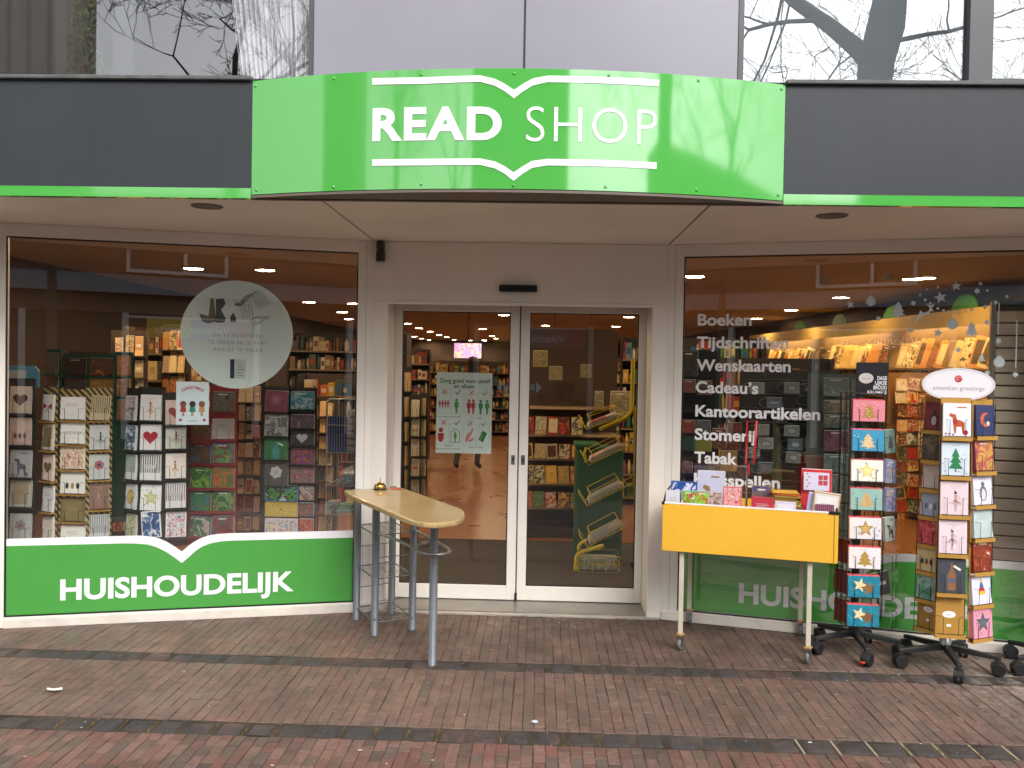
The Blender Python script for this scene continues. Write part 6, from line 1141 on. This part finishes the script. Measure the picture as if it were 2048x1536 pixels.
# tv screen
a = U(908, 716, 9); c = U(963, 687, 9); tv = thing('tv_screen', 'bright pink and violet screen hanging from the shop ceiling', 'screen', ((a.x+c.x)/2, 9, a.z)); hw = (c.x-a.x)/2; hh = c.z-a.z; MB().cbox(-hw-.02, hw+.02, 0, .05, -.02, hh+.02, BLACK).build('housing', tv)
scm = bpy.data.materials.new('screen_picture'); scm.use_nodes = True; N = scm.node_tree.nodes; L = scm.node_tree.links; g_ = N.new('ShaderNodeTexCoord'); vo = N.new('ShaderNodeTexVoronoi'); vo.inputs['Scale'].default_value = 30; cr = N.new('ShaderNodeValToRGB'); e = cr.color_ramp.elements; e[0].color = lin('#8a20b0'); e[1].color = lin('#f4f4ff'); x = e.new(.35); x.color = lin('#e040c0'); x = e.new(.6); x.color = lin('#c0a0ff'); x = e.new(.8); x.color = lin('#ffe060')
L.new(g_.outputs['Object'], vo.inputs[0]); L.new(vo.outputs['Color'], cr.inputs[0]); L.new(cr.outputs[0], N['Principled BSDF'].inputs['Emission Color']); N['Principled BSDF'].inputs['Emission Strength'].default_value = .75
MB().box(-hw, hw, -.003, -.0005, 0, hh, scm).build('screen', tv); MB().tube([(0, .03, hh), (0, .03, 2.6-a.z)], .012, WIRE, 6).build('hanger', tv)
# aisle card racks behind the left door
rack('card_spinner', 'aisle spinner of cream cards seen behind the left door frame', 'aisle spinner', 1.7, [(810, 820, [745, 795, 845, 893, 940, 985], 38, R(40), [('#b5986a', 'text', ['#7a6040'], 'cream card')]*6), (823, 838, [800, 838, 878, 918, 958, 998], 34, 0, [('#b5ab98', 'text', ['#8a6a50'], 'pale card with writing'), ('#a89e88', 'penguins', ['#4a4238', '#6a5c48'], 'pale card with three figures'), ('#b5a898', 'text', ['#a05a50'], 'cream card with red word'), ('#b5a898', 'heart', ['#a05a40'], 'cream card with heart'), ('#a89880', 'text', ['#7a6a50'], 'beige card'), ('#b0a48c', 'text', ['#7a6a50'], 'plain pale card')]), (841, 850, [797, 838, 878, 918, 958, 998], 34, R(-30), [('#a88a58', 'text', ['#5a4630'], 'tan card'), ('#b5a078', 'text', ['#5a4630'], 'yellowish card'), ('#a8946a', 'text', ['#5a4630'], 'golden card'), ('#a08a60', 'text', ['#5a4630'], 'brown card'), ('#a8946a', 'text', ['#5a4630'], 'pale brown card'), ('#a8946a', 'text', ['#5a4630'], 'sand coloured card')])], DK, zbot=.4)
# person far inside (mostly behind the door poster)
def skin_person():
    pts = {'pel': (0, 0, .93, .15, .11), 'abd': (0, -.02, 1.08, .14, .10), 'chest': (0, -.05, 1.3, .17, .11), 'neck': (0, -.07, 1.47, .055, .055), 'head0': (0, -.09, 1.55, .075, .085), 'head1': (0, -.09, 1.66, .07, .085),
           'hl': (-.09, 0, .88, .09, .09), 'kl': (-.13, -.1, .48, .06, .06), 'al': (-.14, .02, .09, .042, .045), 'tl': (-.15, -.12, .04, .04, .03), 'hr': (.09, 0, .88, .09, .09), 'kr': (.12, .03, .48, .06, .06), 'ar': (.14, .2, .1, .042, .045), 'tr': (.16, .08, .04, .04, .03),
           'sl': (-.19, -.05, 1.38, .06, .06), 'el': (-.25, -.06, 1.1, .045, .045), 'wl': (-.2, -.25, 1.0, .032, .03), 'fl': (-.17, -.33, .99, .03, .018), 'sr': (.19, -.05, 1.38, .06, .06), 'er': (.25, -.04, 1.1, .045, .045), 'wr': (.24, -.2, .95, .032, .03), 'fr': (.22, -.28, .93, .03, .018)}
    ks = list(pts); ed = [('pel', 'abd'), ('abd', 'chest'), ('chest', 'neck'), ('neck', 'head0'), ('head0', 'head1'), ('pel', 'hl'), ('hl', 'kl'), ('kl', 'al'), ('al', 'tl'), ('pel', 'hr'), ('hr', 'kr'), ('kr', 'ar'), ('ar', 'tr'), ('chest', 'sl'), ('sl', 'el'), ('el', 'wl'), ('wl', 'fl'), ('chest', 'sr'), ('sr', 'er'), ('er', 'wr'), ('wr', 'fr')]
    me = bpy.data.meshes.new('person'); me.from_pydata([pts[k][:3] for k in ks], [(ks.index(a), ks.index(b_)) for a, b_ in ed], [])
    o = link(bpy.data.objects.new('body', me)); o.modifiers.new('skin', 'SKIN'); 
    for i, k in enumerate(ks): me.skin_vertices[0].data[i].radius = pts[k][3:5]
    me.skin_vertices[0].data[0].use_root = True; s2 = o.modifiers.new('sub', 'SUBSURF'); s2.levels = s2.render_levels = 2
    me.materials.append(mat('#22242c', .8, noise=.1)); return o
q = U(938, 939, Z=0); pn = thing('person', 'person in dark trousers walking far inside, legs seen below the door poster', 'person', (q.x, q.y, 0), R(160)); bo = skin_person(); bo.parent = pn; bo.location = (0, 0, -.0)
MB().lathe([(.05, 1.60), (.085, 1.63), (.09, 1.70), (.06, 1.76), (.01, 1.775)], mat('#3a2a1e', .8), 16, X=M.Translation((0, -.08, 0))).build('hair', pn)
# ------------------------------------------------------------------ upstairs rooms
q0 = U(452, 60, -1.45); q1 = U(606, 60, -1.45); b = MB(); SHEER = mat('#d6d4d6', .8, noise=.03); nf = 90; bot = []; zc = U(500, 150, -1.45).z
for lv, z in ((0, 5.1), (1, 4.0), (2, 3.45), (3, 3.08), (4, 3.0)):
    for i in range(nf+1):
        t = i/nf; xa = q0.x+(0, .0, .02, .07, .08)[lv]; xb = q1.x+.02
        bot.append((xa+(xb-xa)*t+.01*sin(i*2.1), -1.42+.028*sin(i*1.05+.4*sin(i*.31))*(1 if lv < 3 else .7), z))
b.add(bot, [(l_*(nf+1)+i, l_*(nf+1)+i+1, (l_+1)*(nf+1)+i+1, (l_+1)*(nf+1)+i) for l_ in range(4) for i in range(nf)], SHEER, True); tag(b.build('sheer_curtain'), 'gathered white sheer curtain in the upstairs left window', 'curtain')
q = U(560, 140, -1.3); ch = thing('beige_chair', 'round backed beige chair behind the white curtain upstairs', 'chair', (q.x, -1.2, 2.9))
prof = [(-.13, .0), (-.13, .1), (-.11, .2), (-.06, .26), (0, .275), (.06, .27), (.11, .25), (.125, .1), (.125, 0)]; MB().prism(prof[::-1], -.03, .03, mat('#a8998a', .8), X=M.Rotation(pi/2, 4, 'X')).build('backrest', ch, bevel=.01); MB().cbox(-.13, .13, .03, .35, -.05, .0, mat('#a8998a', .8)).build('seat', ch)
q = U(168, 150, -1.45); pl = thing('potted_conifer', 'slim green conifer standing upstairs in the left window', 'plant', (q.x, -1.45, 2.95)); rr = random.Random(3); b = MB(); LM = [mat('#3a4a22', .8, noise=.2), mat('#55622c', .8, noise=.2), mat('#4a3a22', .8, noise=.2)]
for _ in range(1500):
    z = rr.random()**1.3*1.0; r = (.11*(1-z*.75)+(.07 if z < .12 else 0))*math.sqrt(rr.random()); a = rr.uniform(0, 6.28); x, y = r*cos(a), r*sin(a)*.6; s = rr.uniform(.008, .02); d = rr.uniform(0, 6.28); zz = z*.9+.02
    b.add([(x, y, zz), (x+s*cos(d), y+s*.4*sin(d), zz+s*rr.uniform(.3, 1.2)), (x+s*.4*cos(d+1.2), y, zz+s*1.2)], [(0, 1, 2)], rr.choice(LM))
b.build('foliage', pl); MB().tube([(0, 0, 0), (.005, 0, .85)], [.009, .003], mat('#4a3524', .9), 6).build('trunk', pl); MB().lathe([(.06, -.05), (.08, .03)], mat('#6a5a50', .8), 14).build('pot', pl)
for x0, x1, c, lb in ((250, 330, '#b5a87a', 'low cream cushion on the upstairs window sill'), (380, 448, '#c9c2b4', 'folded white cloth on the upstairs window sill'), (298, 325, '#33423a', 'dark green pot on the upstairs window sill')):
    a = U(x0, 157, -1.5); c2 = U(x1, 140, -1.5); b = MB(); hw = (c2.x-a.x)/2
    if 'pot' in lb: b.lathe([(.02, 0), (.03, .06), (.025, .08)], mat(c, .5), 14)
    else: b.prism([(-hw, 0), (-hw*.8, .025), (-hw*.2, .045), (hw*.4, .035), (hw, .0)][::-1], -.04, .04, mat(c, .8, noise=.1, scale=20), X=M.Rotation(pi/2, 4, 'X'))
    tag(b.build('cushion' if 'cushion' in lb else 'cloth' if 'cloth' in lb else 'plant_pot', None, (a.x+hw, -1.5, 2.975)), lb, 'cushion' if 'cushion' in lb else 'cloth' if 'cloth' in lb else 'pot')
q = U(158, 50, -1.35); dc = thing('dark_curtain', 'dark grey curtain beside the conifer upstairs', 'curtain', (-2.75, -1.35, 2.9)); b = MB(); b.add([(-.45+.9*i/40, .02*sin(i*1.3), z) for z in (0, 2.2) for i in range(41)], [(i, i+1, 42+i, 41+i) for i in range(40)], mat('#5a5350', .9), True); b.build('cloth', dc)
# ------------------------------------------------------------------ across the street (seen in the reflections)
ob = thing('opposite_building', 'brick shop building across the street, seen only as reflections in the glass', 'building', (0, -14, 0))
BRW = bpy.data.materials.new('opposite_brick'); BRW.use_nodes = True; N = BRW.node_tree.nodes; L = BRW.node_tree.links; tc = N.new('ShaderNodeNewGeometry'); sx = N.new('ShaderNodeSeparateXYZ'); cx_ = N.new('ShaderNodeCombineXYZ'); bt = N.new('ShaderNodeTexBrick'); bt.inputs['Scale'].default_value = 4; bt.inputs['Color1'].default_value = lin('#6a4a3c'); bt.inputs['Color2'].default_value = lin('#55392e'); bt.inputs['Mortar'].default_value = lin('#7a7068')
L.new(tc.outputs['Position'], sx.inputs[0]); L.new(sx.outputs['X'], cx_.inputs['X']); L.new(sx.outputs['Z'], cx_.inputs['Y']); L.new(cx_.outputs[0], bt.inputs['Vector']); L.new(bt.outputs['Color'], N['Principled BSDF'].inputs['Base Color'])
WTRIM = mat('#d9dde0', .5)
MB().box(-9, 9, -6, -.3, 2.6, 4.7, BRW).build('wall', ob); MB().box(-2.4, 2.1, -6, -.28, 4.7, 9.5, BRW).build('gable_wall', ob)
MB().prism([(-2.6, 9.5), (2.3, 9.5), (-.15, 11.6)], 0, 5.6, mat('#4a2c24', .8), X=M.Translation((0, -.2, 0)) @ M.Rotation(pi/2, 4, 'X')).build('roof', ob)
MB().box(-9, 9, -.29, -.05, 2.98, 3.34, mat('#8f9aa5', .5)).build('concrete_band', ob)
MB().box(-9, 9, -6, -.3, 4.7, 4.85, mat('#a8adb0', .6)).build('parapet', ob)
MB().box(-9, 9, -2, -.5, 0, 2.6, mat('#1c1e22', .2, noise=.05)).build('shop_front', ob)
for x in (-8, -5.5, -3.2, -1.35, 1.3, 3.4, 6, 8.5): MB().box(x-.06, x+.06, -.5, -.3, 0, 2.6, WTRIM).build('shop_post', ob)
for x in (-1.35, 3.6, -6.3):
    w4 = MB(); x0, x1, z0, z1 = x-.0, x+2.0, 3.42, 4.15
    for q in ((x0, x0+.07, z0, z1), (x1-.07, x1, z0, z1), (x0+.07, x1-.07, z0, z0+.07), (x0+.07, x1-.07, z1-.07, z1), (x+1.1, x+1.17, z0+.07, z1-.07)): w4.box(q[0], q[1], -.3, -.22, q[2], q[3], WTRIM)
    w4 = w4.build('window', ob); MB().box(x0+.07, x1-.07, -.29, -.27, z0+.07, z1-.07, mat('#3a3c40', .15)).build('pane', w4)
for x in (-1.7, .2):
    w4 = MB(); 
    for q in ((x, x+.07, 5.6, 7.2), (x+1.2, x+1.27, 5.6, 7.2), (x, x+1.27, 5.5, 5.6), (x, x+1.27, 7.2, 7.3)): w4.box(q[0], q[1], -.27, -.2, q[2], q[3], WTRIM)
    w4 = w4.build('window', ob); MB().box(x+.07, x+1.2, -.27, -.25, 5.6, 7.2, mat('#2a2c30', .15)).build('pane', w4)
sb = MB(); 
for x0, x1, c in ((-1.15, -.85, '#a82c4a'), (-.85, -.35, '#8a4a90'), (-.35, .1, '#3a6aa8'), (.1, .95, '#c4b82c')): sb.box(-x1, -x0, -.28, -.2, 2.1, 2.5, mat(c, .4))
sb = sb.build('sign_board', ob); b = MB(); vs, fs, asp = txt('VakantieXperts', .01); b.add([(.7-1.5*a, -.197, 2.2+.17*bb) for a, bb in vs], fs, VINYL); b.build('sign_lettering', ob).parent = ob
MB().box(-1.3, 1.3, -.26, -.21, 2.5, 2.54, WTRIM).build('sign_rim', ob)
for x, w5, h5, dd, c in ((-13.7, 3, 12, -19, '#4f4640'), (19, 18, 8.2, -21, '#5f5148')):
    o5 = thing('street_building', f'{"tall narrow grey" if x < 0 else "tall brown"} building further along the opposite side of the street', 'building', (x, dd, 0)); MB().box(-w5/2, w5/2, -2, 0, 0, h5, mat(c, .8, noise=.15)).build('wall', o5)
    for i in range(int(w5/3)): 
        f5 = MB().box(-w5/2+.8+3*i, -w5/2+2.4+3*i, .001, .04, 3.0, 4.4, WTRIM).build('window', o5); MB().box(-w5/2+.9+3*i, -w5/2+2.3+3*i, .041, .06, 3.1, 4.3, mat('#2a2c30', .15)).build('pane', f5)
def bare_tree(label, loc, trunk, limbs, seed, extra=()):
    rr = random.Random(seed); t = thing('bare_tree', label, 'tree', loc); BK = mat('#5f5e57', .9, noise=.25, scale=9, bump=.4)
    MB().tube(trunk[0], trunk[1], BK, 14).build('trunk', t); b = MB()
    def grow(p, d, L_, r, n_):
        pts = [p]; q = p.copy(); dd = d.copy()
        for k in range(4):
            dd = (dd+V((rr.uniform(-1, 1), rr.uniform(-1, 1), rr.uniform(-.7, .9)))*.22).normalized(); q = q+dd*L_/4; pts.append(q.copy())
        r1_ = r*.62; r = max(r, .0045); r1_ = max(r1_, .004); b.tube(pts, [r+(r1_-r)*k/4 for k in range(5)], BK, 7 if r > .03 else 4, caps=False)
        if n_ <= 0: return
        for k in range(rr.choice((2, 3, 3))):
            i = rr.choice((2, 3, 4)); a = V((rr.uniform(-1, 1), rr.uniform(-1, 1), rr.uniform(-.5, .8))).normalized(); grow(pts[i], (dd*.75+a*.75).normalized(), L_*rr.uniform(.6, .85), r1_*rr.uniform(.5, .85), n_-1)
    for p_, r_ in extra: b.tube(p_, r_, BK, 10)
    for p, d, L_, r, n_ in limbs: grow(V(p), V(d).normalized(), L_, r, n_)
    b.build('branches', t); return t
bare_tree('large bare plane tree across the street, mirrored in the right upstairs window', (4.7, -9.6, 0), ([V((.05, 0, 0)), V((0, 0, 2)), V((.0, 0, 4.2)), V((-.03, 0, 5.4)), V((.0, 0, 5.9)), V((.12, 0, 6.4)), V((.25, 0, 7.4))], [.34, .27, .245, .22, .235, .25, .17]),
          [((-.75, .05, 6.5), (-.8, .2, .7), 1.2, .06, 5), ((-1.1, .05, 6.75), (-.3, .2, .9), 1.3, .05, 5), ((.25, 0, 7.3), (.3, .2, 1), 1.6, .14, 5), ((.2, 0, 6.2), (.9, -.2, .3), 1.1, .04, 4), ((.2, 0, 7.0), (-.5, -.3, .9), 1.5, .1, 5), ((-.7, 0, 6.5), (-.9, .3, -.1), 1.2, .04, 4), ((-.2, 0, 6.1), (-.8, .3, -.5), 1.1, .02, 4), ((0, 0, 5.9), (-.3, .4, -.5), .9, .015, 3), ((-1.3, .1, 6.8), (-.2, .1, -.9), 1.3, .012, 4), ((-.6, .1, 6.4), (-.1, .2, -.9), .9, .01, 4), ((-.95, .1, 6.6), (.1, .2, -.9), .9, .01, 4)], 4, extra=[([(-.02, 0, 5.85), (-.3, .02, 6.12), (-.7, .05, 6.42), (-1.15, .05, 6.72), (-1.7, .05, 7.2), (-2.3, .05, 7.9)], [.14, .125, .105, .08, .06, .03]), ([(-1.25, .1, 7.2), (-1.38, .1, 6.5), (-1.55, .1, 5.9), (-1.85, .1, 5.3)], [.022, .02, .016, .01]), ([(-1.15, .2, 7.2), (-1.3, .2, 6.4), (-1.52, .2, 5.8), (-1.75, .2, 5.3)], [.018, .016, .012, .008])])
bare_tree('bare tree across the street, mirrored in the left upstairs window', (-4.6, -10.4, 0), ([V((0, 0, 0)), V((0, 0, 2.2)), V((.1, 0, 4.4)), V((.1, 0, 5.6))], [.16, .13, .1, .06]),
          [((.1, 0, 5.5), (.1, .1, 1), 1.3, .05, 6), ((.1, 0, 5), (.8, .2, .55), 1.3, .035, 6), ((.1, 0, 5.2), (-.8, .2, .5), 1.3, .03, 6), ((.1, 0, 4.6), (.9, -.3, .25), 1.3, .022, 6), ((.1, 0, 5.6), (.6, -.3, .9), 1.2, .03, 6), ((.1, 0, 5.6), (1, .1, .6), 1.8, .035, 6)], 8)
bare_tree('slender bare tree across the street left of the brick gable', (-2.7, -12.2, 0), ([V((0, 0, 0)), V((0, 0, 2.5)), V((.0, 0, 5))], [.09, .08, .06]), [((0, 0, 5), (.2, 0, 1), 1.4, .05, 4), ((0, 0, 4.4), (-.4, 0, 1), 1.4, .04, 4), ((0, 0, 4), (.5, 0, 1), 1.3, .03, 4)], 12)
bare_tree('bare tree across the street far to the right', (9.5, -12, 0), ([V((0, 0, 0)), V((0, 0, 3)), V((.1, 0, 5))], [.22, .18, .14]), [((.1, 0, 5), (.2, 0, 1), 1.9, .12, 5), ((0, 0, 4.4), (-.9, 0, .8), 1.8, .08, 5), ((0, 0, 4.6), (.7, 0, .8), 1.8, .08, 5)], 15)
bpy.context.view_layer.update()
